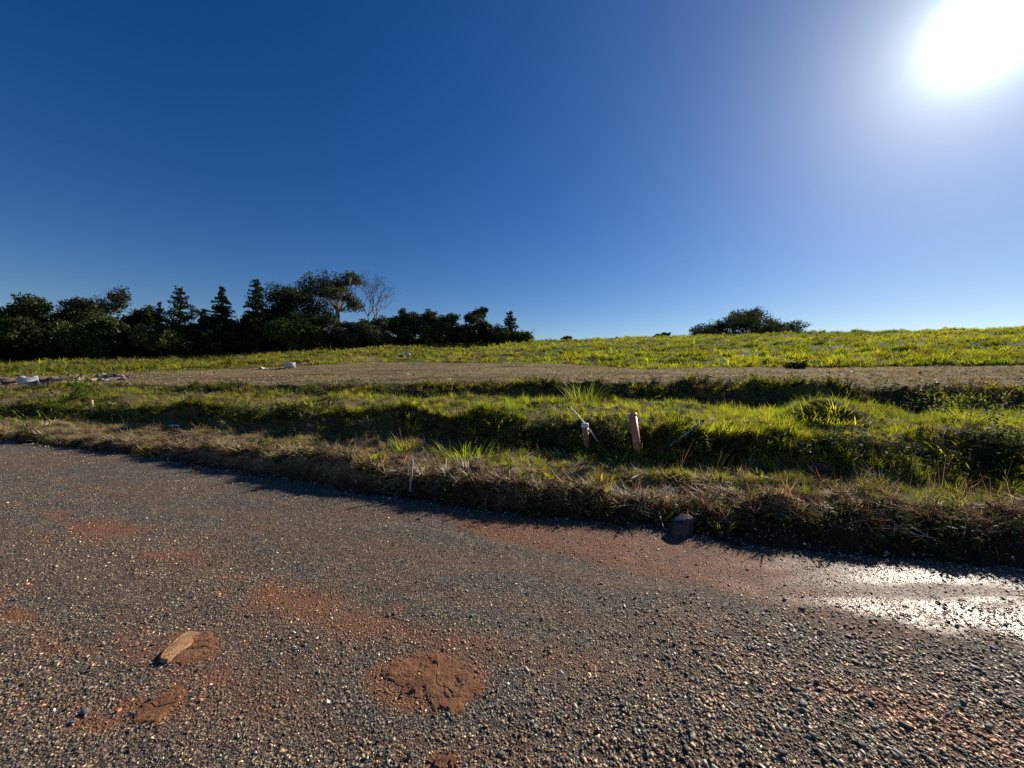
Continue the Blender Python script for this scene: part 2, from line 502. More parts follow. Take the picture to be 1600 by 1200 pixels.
ry = np.concatenate([np.arange(-14, 1.0, 0.8), np.arange(1.0, 6.0, 0.04), np.arange(6.0, 24, 0.12)])
rx_t = np.linspace(-1, 1, 361)
YR, TR = np.meshgrid(ry, rx_t, indexing='ij')
XR = TR * (np.clip(YR, 0, 99) * 1.6 + 5.0)
def road_z(x, y):
    return 0.018 * fbm(x * 0.7, y * 0.9, 61, 3) + 0.012 * fbm(x * 5, y * 5, 62, 2)
ZR = road_z(XR, YR)
KR, _ = knots(XR.ravel()); ER = KR[0].reshape(XR.shape)
keepv = YR < ER + 0.45
ZR = ZR - 0.25 * np.maximum(YR - ER - 0.12, 0)
nr, nc = XR.shape
idx = np.arange(nr * nc).reshape(nr, nc)
FR = np.stack([idx[:-1, :-1], idx[:-1, 1:], idx[1:, 1:], idx[1:, :-1]], -1).reshape(-1, 4)
FR = FR[keepv.ravel()[FR].all(1)]
cl_, wt_, bg_ = road_masks(XR, YR)
m, t, out = new_mat('gravel_road_surface')
pos = geo_pos(t)
ac = N(t, 'ShaderNodeAttribute', attribute_name='clay'); aw = N(t, 'ShaderNodeAttribute', attribute_name='wet')
vor = N(t, 'ShaderNodeTexVoronoi'); vor.inputs['Scale'].default_value = 85; t.links.new(pos, vor.inputs['Vector'])
sep = N(t, 'ShaderNodeSeparateColor'); t.links.new(vor.outputs['Color'], sep.inputs[0])
gr = ramp(t, sep.outputs[0], [(0.0, (0.013, 0.011, 0.009)), (0.45, (0.048, 0.040, 0.031)), (0.78, (0.13, 0.105, 0.075)), (0.95, (0.32, 0.24, 0.15))])
nzc = noise(t, pos, 30, 6, 0.7)
cly = ramp(t, nzc.outputs[0], [(0.3, (0.09, 0.032, 0.013)), (0.55, (0.21, 0.078, 0.030)), (0.8, (0.32, 0.14, 0.06))])
fc = tmath(t, 'MULTIPLY', ac.outputs['Fac'], tmath(t, 'ADD', nzc.outputs[0], 0.34))
c = mixc(t, fc, gr, cly)
p = N(t, 'ShaderNodeBsdfPrincipled')
t.links.new(c, p.inputs['Base Color'])
rr = N(t, 'ShaderNodeMapRange'); rr.inputs[3].default_value = 0.85; rr.inputs[4].default_value = 0.34
t.links.new(aw.outputs['Fac'], rr.inputs[0]); t.links.new(rr.outputs[0], p.inputs['Roughness'])
bp = N(t, 'ShaderNodeBump'); bp.inputs['Distance'].default_value = 0.012
t.links.new(tmath(t, 'SUBTRACT', 0.8, tmath(t, 'MULTIPLY', aw.outputs['Fac'], 0.5)), bp.inputs['Strength'])
hgt = tmath(t, 'ADD', tmath(t, 'MULTIPLY', vor.outputs['Distance'], -1.0), nzc.outputs[0])
t.links.new(hgt, bp.inputs['Height']); t.links.new(bp.outputs[0], p.inputs['Normal'])
t.links.new(p.outputs[0], out.inputs[0])
me = mesh_np('gravel_road', np.stack([XR, YR, ZR], -1).reshape(-1, 3), FR, m, True)
attr(me, 'clay', 'FLOAT', cl_); attr(me, 'wet', 'FLOAT', wt_)
road = tag(link('gravel_road', me), kind='structure')

# ------------------------------------------------------------------ scattering (geometry nodes, one object per cover)
def scatter(name, protos, pos, rot, scl, tint, mat, extra=None, parent=None, seed=0, smooth=False):
    rng = np.random.default_rng(seed)
    npnt = len(pos); V = []; F = []; pid = []; n = 0
    for i, (v, f) in enumerate(protos):
        V.append(np.asarray(v, float)); F.append([np.asarray(q) + n for q in f]); pid += [i] * len(v); n += len(v)
    faces = {}
    for fl in F:
        for q in fl: faces.setdefault(q.shape[1], []).append(q)
    V.append(pos); pid = np.array(pid + [-1] * npnt)
    me = mesh_np(name, np.concatenate(V), [np.concatenate(v) for v in faces.values()], mat, smooth)
    pad = lambda a, w: np.concatenate([np.zeros((n, w)), np.asarray(a, float).reshape(npnt, w)])
    attr(me, 'pid', 'INT', pid)
    attr(me, 'idx', 'INT', np.concatenate([np.zeros(n, int), rng.integers(0, len(protos), npnt)]))
    attr(me, 'rot', 'FLOAT_VECTOR', pad(rot, 3)); attr(me, 'scl', 'FLOAT_VECTOR', pad(scl, 3)); attr(me, 'tint', 'FLOAT_VECTOR', pad(tint, 3))
    for k, a in (extra or {}).items(): attr(me, k, 'FLOAT', pad(a, 1))
    o = link(name, me, parent)
    g = bpy.data.node_groups.new(name + '_scatter', 'GeometryNodeTree')
    g.interface.new_socket('Geometry', in_out='INPUT', socket_type='NodeSocketGeometry')
    g.interface.new_socket('Geometry', in_out='OUTPUT', socket_type='NodeSocketGeometry')
    gi = g.nodes.new('NodeGroupInput'); go = g.nodes.new('NodeGroupOutput')
    def named(nm, ty):
        a = g.nodes.new('GeometryNodeInputNamedAttribute'); a.data_type = ty; a.inputs['Name'].default_value = nm
        return a.outputs['Attribute']
    P = named('pid', 'INT')
    join = g.nodes.new('GeometryNodeJoinGeometry')
    def sel(i):
        c = g.nodes.new('FunctionNodeCompare'); c.data_type = 'INT'; c.operation = 'EQUAL'
        ins = [s for s in c.inputs if s.type == 'INT']
        g.links.new(P, ins[0]); ins[1].default_value = i
        s = g.nodes.new('GeometryNodeSeparateGeometry'); s.domain = 'POINT'
        g.links.new(gi.outputs[0], s.inputs['Geometry']); g.links.new(c.outputs[0], s.inputs['Selection'])
        return s.outputs['Selection']
    for i in range(len(protos)):
        gt = g.nodes.new('GeometryNodeGeometryToInstance')
        g.links.new(sel(i), gt.inputs[0]); g.links.new(gt.outputs[0], join.inputs[0])
    iop = g.nodes.new('GeometryNodeInstanceOnPoints')
    g.links.new(sel(-1), iop.inputs['Points']); g.links.new(join.outputs[0], iop.inputs['Instance'])
    iop.inputs['Pick Instance'].default_value = True
    g.links.new(named('idx', 'INT'), iop.inputs['Instance Index'])
    g.links.new(named('rot', 'FLOAT_VECTOR'), iop.inputs['Rotation'])
    g.links.new(named('scl', 'FLOAT_VECTOR'), iop.inputs['Scale'])
    g.links.new(iop.outputs[0], go.inputs[0])
    md = o.modifiers.new('scatter', 'NODES'); md.node_group = g
    return o

def blade(mbv, mbf, base, az, length, width, lean, curl, seg=3, n0=0):
    """one tapering bent blade; returns verts, quads"""
    d = np.array([math.cos(az), math.sin(az), 0]); sd = np.array([-d[1], d[0], 0])
    pts = []; a = lean; p = np.array(base, float); L = length / seg
    V = []
    for i in range(seg + 1):
        w = width * (1 - (i / seg) ** 1.6 * 0.92) * 0.5
        V.append(p - sd * w); V.append(p + sd * w)
        p = p + L * (d * math.sin(a) + np.array([0, 0, math.cos(a)]))
        a += curl / seg
    F = [[2 * i, 2 * i + 1, 2 * i + 3, 2 * i + 2] for i in range(seg)]
    return np.array(V), np.array(F)

def tuft_proto(seed, n=22, spread=0.22, lmin=0.5, lmax=1.1, w=0.035, lean=(0.05, 0.6), curl=(0.2, 1.3), seg=3):
    r = random.Random(seed); Vs = []; Fs = []; k = 0
    for i in range(n):
        az = r.uniform(0, 6.283); q = spread * math.sqrt(r.random())
        b = (q * math.cos(az + r.uniform(-.5, .5)), q * math.sin(az + r.uniform(-.5, .5)), -0.04)
        V, F = blade(None, None, b, az + r.uniform(-.7, .7), r.uniform(lmin, lmax), w * r.uniform(.6, 1.3), r.uniform(*lean), r.uniform(*curl), seg)
        Vs.append(V); Fs.append(F + k); k += len(V)
    return np.concatenate(Vs), [np.concatenate(Fs)]

def straw_proto(seed, n=16, w=0.042):
    """tangle of fallen dry stalks"""
    r = random.Random(seed); Vs = []; Fs = []; k = 0
    for i in range(n):
        az = r.gauss(0, 0.8) + (math.pi if r.random() < .4 else 0)
        b = (r.uniform(-.4, .4), r.uniform(-.35, .35), r.uniform(-0.03, 0.10))
        V, F = blade(None, None, b, az, r.uniform(.4, 1.1), w * r.uniform(.5, 1.3), r.uniform(1.2, 1.68), r.uniform(-0.4, 0.5), 3)
        Vs.append(V); Fs.append(F + k); k += len(V)
    return np.concatenate(Vs), [np.concatenate(Fs)]

def weed_proto(seed, n=26):
    """leafy little plant: short stems with pointed oval leaves"""
    r = random.Random(seed); Vs = []; Fs = []; k = 0
    for s in range(4):
        az = r.uniform(0, 6.28); top = np.array([math.cos(az) * r.uniform(.05, .4), math.sin(az) * r.uniform(.05, .4), r.uniform(.5, 1.0)])
        for i in range(n // 4):
            f = (i + 1) / (n // 4); c = top * f
            la = r.uniform(0, 6.28); el = r.uniform(-.2, .9); L = r.uniform(.14, .30)
            d = np.array([math.cos(la) * math.cos(el), math.sin(la) * math.cos(el), math.sin(el)])
            sd = np.cross(d, [0, 0, 1.0]); sd /= np.linalg.norm(sd) + 1e-6
            V = np.array([c, c + d * L * .5 + sd * L * .24, c + d * L, c + d * L * .5 - sd * L * .24])
            Vs.append(V); Fs.append(np.array([[0, 1, 2, 3]]) + k); k += 4
    return np.concatenate(Vs), [np.concatenate(Fs)]

def pebble_proto(seed, n=13, flat=0.5):
    r = random.Random(seed)
    bm = bmesh.new()
    for i in range(n):
        v = Vector((r.gauss(0, 1), r.gauss(0, 1), r.gauss(0, 1))).normalized()
        v = Vector((v.x * r.uniform(.85, 1.25), v.y * r.uniform(.55, .85), v.z * flat * r.uniform(.7, 1.1)))
        bm.verts.new(v * 0.5)
    bmesh.ops.convex_hull(bm, input=bm.verts)
    bmesh.ops.delete(bm, geom=[v for v in bm.verts if not v.link_faces], context='VERTS')
    bmesh.ops.triangulate(bm, faces=bm.faces)
    bm.verts.index_update()
    V = np.array([v.co[:] for v in bm.verts]); F = np.array([[v.index for v in f.verts] for f in bm.faces])
    bm.free()
    return V, [F]

def normal_at(x, y, e=0.06):
    zx = (terrain(x + e, y) - terrain(x - e, y)) / (2 * e); zy = (terrain(x, y + e) - terrain(x, y - e)) / (2 * e)
    return zx, zy

# ------------------------------------------------------------------ gravel
RNG = np.random.default_rng(7)
m, t, out = new_mat('gravel_stone')
at = N(t, 'ShaderNodeAttribute', attribute_type='INSTANCER', attribute_name='tint')
aw = N(t, 'ShaderNodeAttribute', attribute_type='INSTANCER', attribute_name='wetness')
pos = geo_pos(t)
nz = noise(t, pos, 160, 4, 0.7)
c = mixc(t, 1.0, at.outputs['Color'], ramp(t, nz.outputs[0], [(0.3, (0.62, 0.62, 0.62)), (0.7, (1.3, 1.27, 1.2))]), 'MULTIPLY')
p = N(t, 'ShaderNodeBsdfPrincipled'); t.links.new(c, p.inputs['Base Color'])
rr = N(t, 'ShaderNodeMapRange'); rr.inputs[3].default_value = 0.62; rr.inputs[4].default_value = 0.26
t.links.new(aw.outputs['Fac'], rr.inputs[0]); t.links.new(rr.outputs[0], p.inputs['Roughness'])
p.inputs['Specular IOR Level'].default_value = 0.8
bp = N(t, 'ShaderNodeBump'); bp.inputs['Strength'].default_value = 0.35; bp.inputs['Distance'].default_value = 0.003
t.links.new(nz.outputs[0], bp.inputs['Height']); t.links.new(bp.outputs[0], p.inputs['Normal'])
t.links.new(p.outputs[0], out.inputs[0])
M_GRAVEL = m

def stone_tints(n, clay, rng):
    grey = np.array([0.165, 0.138, 0.105]); tan = np.array([0.35, 0.25, 0.135]); red = np.array([0.265, 0.108, 0.043]); pale = np.array([0.48, 0.43, 0.36])
    k = rng.random(n); pr = 0.05 + 0.7 * clay; pt = 0.20 + 0.16 * clay
    c = np.where((k < pr)[:, None], red * 0.75 + 0.25 * tan, np.where((k < pr + pt)[:, None], tan, np.where((k > 0.955)[:, None], pale, grey)))
    return c * np.exp(rng.normal(0, 0.58, n))[:, None] * (1 + rng.normal(0, 0.05, (n, 3)))

def gravel_points(n, dmin, dmax, wide, rng, powr=1.0):
    q = rng.random(n)
    y = dmin * (dmax / dmin) ** (q ** powr)
    x = (rng.random(n) * 2 - 1) * (wide * y + 2.3)
    K, _ = knots(x)
    ok = y < K[0] + 0.16
    return x[ok], y[ok]

# denser near the lens, thinning with distance
gx, gy = gravel_points(520000, 1.15, 15.0, 1.40, RNG, 0.92)
cl_, wt_, bg_ = road_masks(gx, gy)
patch = np.clip(cl_ - 0.62, 0, 1) * 2.0 * (1 - sstep(700, 760, project(gx, gy, 0.0)[0]))      # stones half sunk in the clay blots
keep = RNG.random(len(gx)) > np.clip(patch, 0, 0.42)
edg = knots(gx)[0][0] - gy
trk = sum(np.exp(-((edg + 0.12 * np.sin(gx * 0.5) - c) / 0.26) ** 2) for c in (1.25, 2.85, 4.3))     # stones swept out of the wheel tracks
keep &= RNG.random(len(gx)) > 0.5 * trk
gx, gy, cl_, wt_, bg_ = (a[keep] for a in (gx, gy, cl_, wt_, bg_))
n = len(gx)
size = np.exp(RNG.normal(math.log(0.0088), 0.45, n)) * (0.8 + 1.15 * bg_ * RNG.random(n)) * (1 + 0.055 * gy)
size = np.clip(size, 0.004, 0.038)
gz = road_z(gx, gy) + size * 0.12
tj = 1 - 0.62 * wt_
rot = np.stack([RNG.normal(0, .28, n) * tj, RNG.normal(0, .28, n) * tj, RNG.uniform(0, 6.283, n)], -1)
protos = [pebble_proto(100 + i, 7 + i % 3, 0.32 + 0.07 * (i % 4)) for i in range(14)]
o = scatter('gravel', protos, np.stack([gx, gy, gz], -1), rot, np.stack([size] * 3, -1), stone_tints(n, cl_, RNG), M_GRAVEL, {'wetness': wt_}, road, 1)
tag(o, kind='stuff')

# 300 larger stones lying loose on the gravel: single pieces of the road
def stone_mat(name, col):
    return solid_mat(name, col, 0.6, 0.35, 30, 0.5, 120)
SM = [stone_mat('stone_grey', (0.15, 0.145, 0.135)), stone_mat('stone_dark', (0.075, 0.074, 0.07)), stone_mat('stone_tan', (0.34, 0.25, 0.15)),
      stone_mat('stone_rust', (0.30, 0.14, 0.07)), stone_mat('stone_pale', (0.40, 0.37, 0.31))]
smesh = []
for i in range(20):
    V, F = pebble_proto(300 + i, 10 + i % 3, 0.36 + 0.05 * (i % 4))
    for j, mm in enumerate(SM):
        smesh.append(mesh_np('stone', V, F, mm))
r2 = np.random.default_rng(19)
cnt = 0
while cnt < 300:
    u = r2.uniform(20, 1590); v = r2.uniform(900, 1195)
    if r2.random() > 0.25 + 0.75 * float(sstep(700, 1250, np.array(u))) : continue
    d = ray(u, v); k = -CAMZ / d[2]; x, y = d[0] * k, k
    if y > 3.3 or terrain_is_road(np.array([x]), np.array([y - 0.0]))[0] == False: continue
    if ((u - 670) / 100) ** 2 + ((v - 1062) / 60) ** 2 < 1 or ((u - 290) / 70) ** 2 + ((v - 1012) / 45) ** 2 < 1: continue
    sz = float(np.clip(np.exp(r2.normal(math.log(0.027), 0.25)) * (0.85 + 0.3 * sstep(700, 1500, np.array(u))), 0.017, 0.055))
    kind = r2.choice(5, p=[0.42, 0.2, 0.2, 0.08, 0.10])
    o = link('stone', smesh[int(r2.integers(0, 20)) * 5 + int(kind)], road)
    o.location = (x, y, float(road_z(np.array(x), np.array(y))) + sz * 0.22)
    o.rotation_euler = (r2.normal(0, .3), r2.normal(0, .3), r2.uniform(0, 6.28)); o.scale = (sz,) * 3
    cnt += 1

# loose stones along the foot of the bank
n = 8500
bx = RNG.uniform(-22, 9, n); K, _ = knots(bx)
by = K[0] + np.abs(RNG.normal(0, 0.25, n)) - 0.06
bz = np.maximum(terrain(bx, by), 0.0) + 0.005
size = np.clip(np.exp(RNG.normal(math.log(0.020), 0.5, n)), 0.008, 0.09)
rot = np.stack([RNG.normal(0, .6, n), RNG.normal(0, .6, n), RNG.uniform(0, 6.283, n)], -1)
o = scatter('bank_stones', protos, np.stack([bx, by, bz], -1), rot, np.stack([size] * 3, -1), stone_tints(n, np.full(n, 0.05), RNG) * 1.1, M_GRAVEL, {'wetness': np.full(n, 0.3)}, None, 2)
tag(o, 'loose dark and pale stones along the foot of the bank', 'stones', kind='stuff')

# ------------------------------------------------------------------ grasses
def zone_points(n, s0, s1, xmin_t=-1.75, xmax_t=1.75, rng=RNG, dens=None):
    """random points of the slope between two profile lines, evenly along bearing"""
    tb = rng.uniform(xmin_t, xmax_t, n); s = rng.uniform(s0, s1, n)
    k = np.clip(np.floor(s).astype(int), 0, 6); f = s - k
    d0 = np.array([np.interp(tb, TT, KD[:, j]) for j in range(8)])
    y = d0[k, np.arange(n)] * (1 - f) + d0[k + 1, np.arange(n)] * f
    return tb * y, y

def euler_on(x, y, rng, follow=0.6, jit=0.15):
    zx, zy = normal_at(x, y)
    n = len(x)
    rx = np.arctan(zy) * follow + rng.normal(0, jit, n); ry_ = -np.arctan(zx) * follow + rng.normal(0, jit, n)
    return np.stack([rx, ry_, rng.uniform(0, 6.283, n)], -1)

def lerp3(a, b, f): return np.asarray(a)[None] * (1 - f[:, None]) + np.asarray(b)[None] * f[:, None]

GP = [tuft_proto(i, 26, 0.28, 0.40, 1.1, 0.032, (0.05, 0.6), (0.2, 1.4)) for i in range(8)]
GPS = [tuft_proto(40 + i, 14, 0.30, 0.35, 1.0, 0.09, (0.1, 0.8), (0.2, 1.2), 2) for i in range(6)]
STALK = [tuft_proto(80 + i, 4, 0.10, 0.9, 1.7, 0.011, (0.0, 0.35), (0.0, 0.5), 3) for i in range(4)]
SP = [straw_proto(i, 18) for i in range(8)]
WP = [weed_proto(i) for i in range(8)]

G_LIT, G_DARK, G_YEL, G_OLIVE = (0.20, 0.27, 0.035), (0.06, 0.095, 0.02), (0.36, 0.38, 0.045), (0.20, 0.17, 0.06)
def green_tint(x, y, rng, yel=0.0):
    n = len(x)
    a = np.clip(0.5 + 0.9 * fbm(x * 0.8, y * 1.0, 71, 3) + rng.normal(0, .18, n), 0, 1)
    b = np.clip(0.25 + yel + 0.9 * fbm(x * 0.5, y * 0.7, 72, 3) + rng.normal(0, .15, n), 0, 1)
    c = lerp3(G_DARK, G_LIT, a); c = c * (1 - b[:, None]) + np.asarray(G_YEL)[None] * b[:, None]
    lf = np.clip(0.38 * sstep(1.0, -5.0, x) + 0.6 * fbm(x * 0.6, y * 0.9, 73, 3), 0, 0.75)
    o = (rng.random(n) < 0.12 + lf)[:, None]
    c = np.where(o, np.asarray(G_OLIVE)[None] * rng.uniform(.6, 1.4, (n, 1)), c)
    return c * np.exp(rng.normal(0, .2, n))[:, None]

def straw_tint(n, rng, red=0.3):
    k = rng.random(n)
    base = np.where((k < red)[:, None], np.array([0.15, 0.09, 0.05]), np.where((k < 0.8)[:, None], np.array([0.33, 0.235, 0.125]), np.array([0.60, 0.48, 0.30])))
    return base * np.exp(rng.normal(0, .25, n))[:, None]

def add_cover(name, label, cat, protos, mat, x, y, size, tint, follow=0.6, jit=0.15, wscale=1.0, dz=0.0, seed=0):
    z = terrain(x, y) + dz
    rot = euler_on(x, y, RNG, follow, jit)
    scl = np.stack([size * wscale, size * wscale, size], -1)
    o = scatter(name, protos, np.stack([x, y, z], -1), rot, scl, tint, mat, None, None, seed)
    return tag(o, label, cat, kind='stuff')

def thin(x, y, p):
    k = RNG.random(len(x)) < p
    return x[k], y[k]

# second bench: lush grass, and the same grass creeping down the shaded second bank
x, y = zone_points(30000, 2.05, 4.05)
zz, s = terrain(x, y, True); g, d = cover(x, y, s)
pr = np.where(s < 3, 0.10 + 0.75 * sstep(2.7, 3.0, s), 0.15 + 0.95 * g)
x, y = thin(x, y, pr)
zz, s = terrain(x, y, True)
size = (0.125 + 0.16 * fbm(x * 1.4, y * 1.6, 81, 3)) * np.exp(RNG.normal(0, .28, len(x))) * np.where(s < 2.8, 0.6, 1.0)
size = np.clip(size, 0.05, 0.34)
add_cover('bench_grass', 'lush green grass on the upper bench and its bank', 'grass', GP, M_GRASS, x, y, size, green_tint(x, y, RNG, 0.12), 0.6, 0.15, 1.0, -0.01, 3)
# first bench: short green grass in patches
x, y = zone_points(17000, 0.95, 2.25)
zz, s = terrain(x, y, True); g, d = cover(x, y, s)
x, y = thin(x, y, 0.10 + g * 1.0)
size = np.clip(0.085 * np.exp(RNG.normal(0, .35, len(x))), 0.04, 0.2)
add_cover('verge_grass', 'short yellow-green grass on the lower bench beside the road', 'grass', GP, M_GRASS, x, y, size, green_tint(x, y, RNG, 0.25), 0.6, 0.15, 1.2, -0.01, 4)
# dry straw on the first bank and bench
x, y = zone_points(15000, 0.35, 2.0)
zz, s = terrain(x, y, True); g, d = cover(x, y, s)
x, y = thin(x, y, np.where(s < 1, 0.12 + sstep(0.4, 0.9, s) * 0.8, 1.05 * d))
size = np.clip(0.13 * np.exp(RNG.normal(0, .35, len(x))), 0.05, 0.30)
add_cover('dead_straw', 'cut dead grass and straw lying on the lower bank', 'straw', SP, M_STRAW, x, y, size, straw_tint(len(x), RNG, 0.42), 0.9, 0.25, 1.0, 0.0, 5)
# straw and roots on the second bench and field lip
x, y = zone_points(9000, 3.0, 5.15)
zz, s = terrain(x, y, True); g, d = cover(x, y, s)
x, y = thin(x, y, 0.12 + 0.6 * d)
size = np.clip(0.17 * np.exp(RNG.normal(0, .3, len(x))), 0.07, 0.34)
add_cover('bench_straw', 'dead stalks among the grass of the upper bench', 'straw', SP, M_STRAW, x, y, size, straw_tint(len(x), RNG, 0.35), 0.8, 0.3, 1.0, 0.0, 6)
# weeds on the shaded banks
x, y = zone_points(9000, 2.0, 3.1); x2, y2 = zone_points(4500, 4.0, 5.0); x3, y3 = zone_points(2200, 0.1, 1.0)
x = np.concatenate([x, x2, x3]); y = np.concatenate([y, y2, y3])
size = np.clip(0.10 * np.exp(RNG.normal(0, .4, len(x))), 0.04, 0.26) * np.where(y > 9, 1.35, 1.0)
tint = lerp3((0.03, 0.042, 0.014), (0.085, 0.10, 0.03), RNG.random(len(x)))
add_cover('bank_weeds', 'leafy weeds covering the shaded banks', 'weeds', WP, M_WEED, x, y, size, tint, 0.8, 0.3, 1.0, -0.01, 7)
# third bank: rough grass hanging over the cut
x, y = zone_points(6000, 3.7, 4.75)
x, y = thin(x, y, 0.10 + 0.65 * (fbm(x * 0.7, y, 91, 3) > 0.05))
size = np.clip(0.17 * np.exp(RNG.normal(0, .35, len(x))), 0.08, 0.5)
tint = green_tint(x, y, RNG, -0.15) * 0.75
add_cover('cut_grass', 'rough grass along the upper cut bank', 'grass', GPS, M_GRASS, x, y, size, tint, 0.5, 0.2, 1.0, -0.01, 8)
# thin seed stalks
x, y = zone_points(260, 1.2, 2.0); x2, y2 = zone_points(1100, 3.0, 4.3)
x = np.concatenate([x, x2]); y = np.concatenate([y, y2])
size = np.clip(0.17 * np.exp(RNG.normal(0, .3, len(x))), 0.1, 0.45)
add_cover('seed_stalks', 'thin seed stalks standing above the grass', 'grass', STALK, M_STRAW, x, y, size, straw_tint(len(x), RNG, 0.1), 0.3, 0.1, 1.0, 0.0, 9)
# mown field stubble
x, y = zone_points(26000, 5.0, 6.05)
zz, s = terrain(x, y, True); g, d = cover(x, y, s)
size = np.clip(0.07 * np.exp(RNG.normal(0, .4, len(x))), 0.03, 0.2)
f = np.clip(g * 1.3 + RNG.normal(0, .2, len(x)), 0, 1)
tint = np.array([0.40, 0.30, 0.17])[None] * np.exp(RNG.normal(0, .35, len(x)))[:, None] * (1 - f[:, None]) + np.array([0.22, 0.21, 0.07])[None] * f[:, None]
add_cover('field_stubble', 'short mown stubble of the level field', 'grass', GPS, M_STRAW, x, y, size, tint, 0.5, 0.2, 1.6, -0.01, 10)
# clods and stones turned up along the lip of the field
x, y = zone_points(1100, 4.9, 5.25); x2, y2 = zone_points(900, 5.0, 5.95)
x = np.concatenate([x, x2]); y = np.concatenate([y, y2]); n = len(x)
size = np.clip(np.exp(RNG.normal(math.log(0.06), 0.5, n)), 0.02, 0.22)
o = scatter('field_clods', protos, np.stack([x, y, terrain(x, y) + size * .15], -1), np.stack([RNG.normal(0, .4, n), RNG.normal(0, .4, n), RNG.uniform(0, 6.28, n)], -1), np.stack([size, size, size * 1.3], -1),
            lerp3((0.05, 0.03, 0.02), (0.20, 0.14, 0.09), RNG.random(n) ** 1.5), M_GRAVEL, {'wetness': np.zeros(n)}, None, 13)
tag(o, 'brown earth clods strewn over the level field and its lip', 'clods', kind='stuff')
# hillside pasture in tussocks
x, y = zone_points(66000, 5.72, 7.0, -1.6, 1.6)
y = y + RNG.uniform(0, 6, len(x)) * (RNG.random(len(x)) < 0.15)
zz, s = terrain(x, y, True); g, d = cover(x, y, s)
cl = fbm(x * 0.9, y * 1.0, 95, 3)
x_, y_ = x, y
k = RNG.random(len(x)) < np.where(s < 6, 0.9 * sstep(0.0, 0.3, fbm(x * 0.12, y * 0.3, 97, 3) + 0.9 * (s - 5.97)), 1.0) * (0.25 + 0.75 * np.where(s < 6, 0.6, g)) * (0.25 + 0.9 * sstep(-0.2, 0.25, cl)); x, y, cl = x[k], y[k], cl[k]
size = np.clip((0.36 + 0.35 * cl) * np.exp(RNG.normal(0, .25, len(x))), 0.12, 0.85) * np.where(terrain(x, y, True)[1] < 6, 0.55, 1.0)
tint = green_tint(x * 0.3, y * 0.3, RNG, 0.12) * 0.85
add_cover('pasture_grass', 'tussocky green pasture grass on the hillside', 'grass', GPS, M_GRASS, x, y, size, tint, 0.4, 0.2, 1.25, -0.03, 11)

# ------------------------------------------------------------------ single grass tufts and weeds
def tuft_thing(name, label, u, v, height, width, nblade, col, seed, bw=0.016, lean=(0.1, 0.9), curl=(0.3, 1.4), cat='grass tuft', group=None, seg=5, jitter=0.25):
    r = random.Random(seed); pnt = hit(u, v)
    Vs = []; Fs = []; C = []; k = 0
    AZ = np.array([r.uniform(0, 6.283) for _ in range(nblade)]); Q = np.sqrt([r.random() for _ in range(nblade)])
    BX = width * 0.42 * Q * np.cos(AZ); BY = width * 0.25 * Q * np.sin(AZ)
    BZ = terrain(pnt.x + BX, pnt.y + BY) - pnt.z - 0.02
    for i in range(nblade):
        az = AZ[i]; bx_, by_, bz_ = BX[i], BY[i], BZ[i]
        V, F = blade(None, None, (bx_, by_, bz_), az + r.uniform(-.8, .8), height * r.uniform(.45, 1.1), bw * r.uniform(.6, 1.3), r.uniform(*lean), r.uniform(*curl), seg)
        Vs.append(V); Fs.append(F + k); k += len(V)
        f = math.exp(r.gauss(0, jitter)); cc = [c * f for c in col]
        if r.random() < 0.12: cc = [0.28 * f, 0.22 * f, 0.09 * f]
        C += [cc] * len(V)
    me = mesh_np(name, np.concatenate(Vs), np.concatenate(Fs), M_TUFT, True)
    attr(me, 'tint', 'FLOAT_VECTOR', np.array(C))
    o = link(name, me, None, pnt)
    return tag(o, label, cat, group)

BRI, YEL, DRK = (0.24, 0.33, 0.035), (0.38, 0.42, 0.045), (0.05, 0.085, 0.02)
TG = 'single grass tufts on the verge'
tuft_thing('grass_tuft', 'wide bright green grass tuft right of the thin grey stake', 722, 714, 0.36, 1.1, 230, BRI, 1, 0.017, group=TG)
tuft_thing('grass_tuft', 'small upright grass tuft below the dark bank, above the grey stake', 630, 703, 0.32, 0.4, 70, BRI, 2, 0.015, group=TG)
tuft_thing('grass_tuft', 'low yellow-green grass tuft on the straw, left of the thin grey stake', 583, 716, 0.18, 0.7, 90, YEL, 3, 0.014, group=TG)
tuft_thing('grass_tuft', 'broad-bladed bright tuft on the straw lip, just below the strap-leaved plant', 944, 752, 0.20, 0.42, 75, YEL, 4, 0.024, (0.3, 1.2), group=TG)
tuft_thing('grass_tuft', 'broad-bladed bright tuft on the straw lip, below the capped pipe stub', 858, 742, 0.15, 0.38, 60, YEL, 5, 0.022, (0.4, 1.2), group=TG)
tuft_thing('grass_tuft', 'yellow grass tuft on the road bank at the far left', 240, 706, 0.26, 0.6, 90, YEL, 6, 0.018, (0.5, 1.3), group=TG)
tuft_thing('grass_tuft', 'tall green grass tuft at the foot of the upper cut bank, behind the leaning rod', 912, 632, 0.85, 1.0, 130, (0.12, 0.17, 0.03), 7, 0.022, (0.05, 0.6), group=TG)
tuft_thing('grass_tuft', 'long band of glowing yellow-green grass hanging over the bank at the far right', 1545, 702, 0.27, 1.7, 300, YEL, 8, 0.017, (0.5, 1.3), group=TG)
tuft_thing('grass_tuft', 'bright yellow-green grass cushion on the round mound at the right', 1303, 634, 0.26, 2.0, 800, YEL, 9, 0.010, (0.3, 1.2), group=TG)
tuft_thing('grass_tuft', 'bright green grass hanging over the dark bank left of the pipes', 765, 655, 0.26, 1.2, 230, YEL, 10, 0.017, (0.4, 1.3), group=TG)
tuft_thing('grass_tuft', 'sunlit yellow-green grass cushion on the upper bench at the left', 490, 632, 0.30, 2.0, 330, YEL, 11, 0.016, (0.3, 1.2), group=TG)
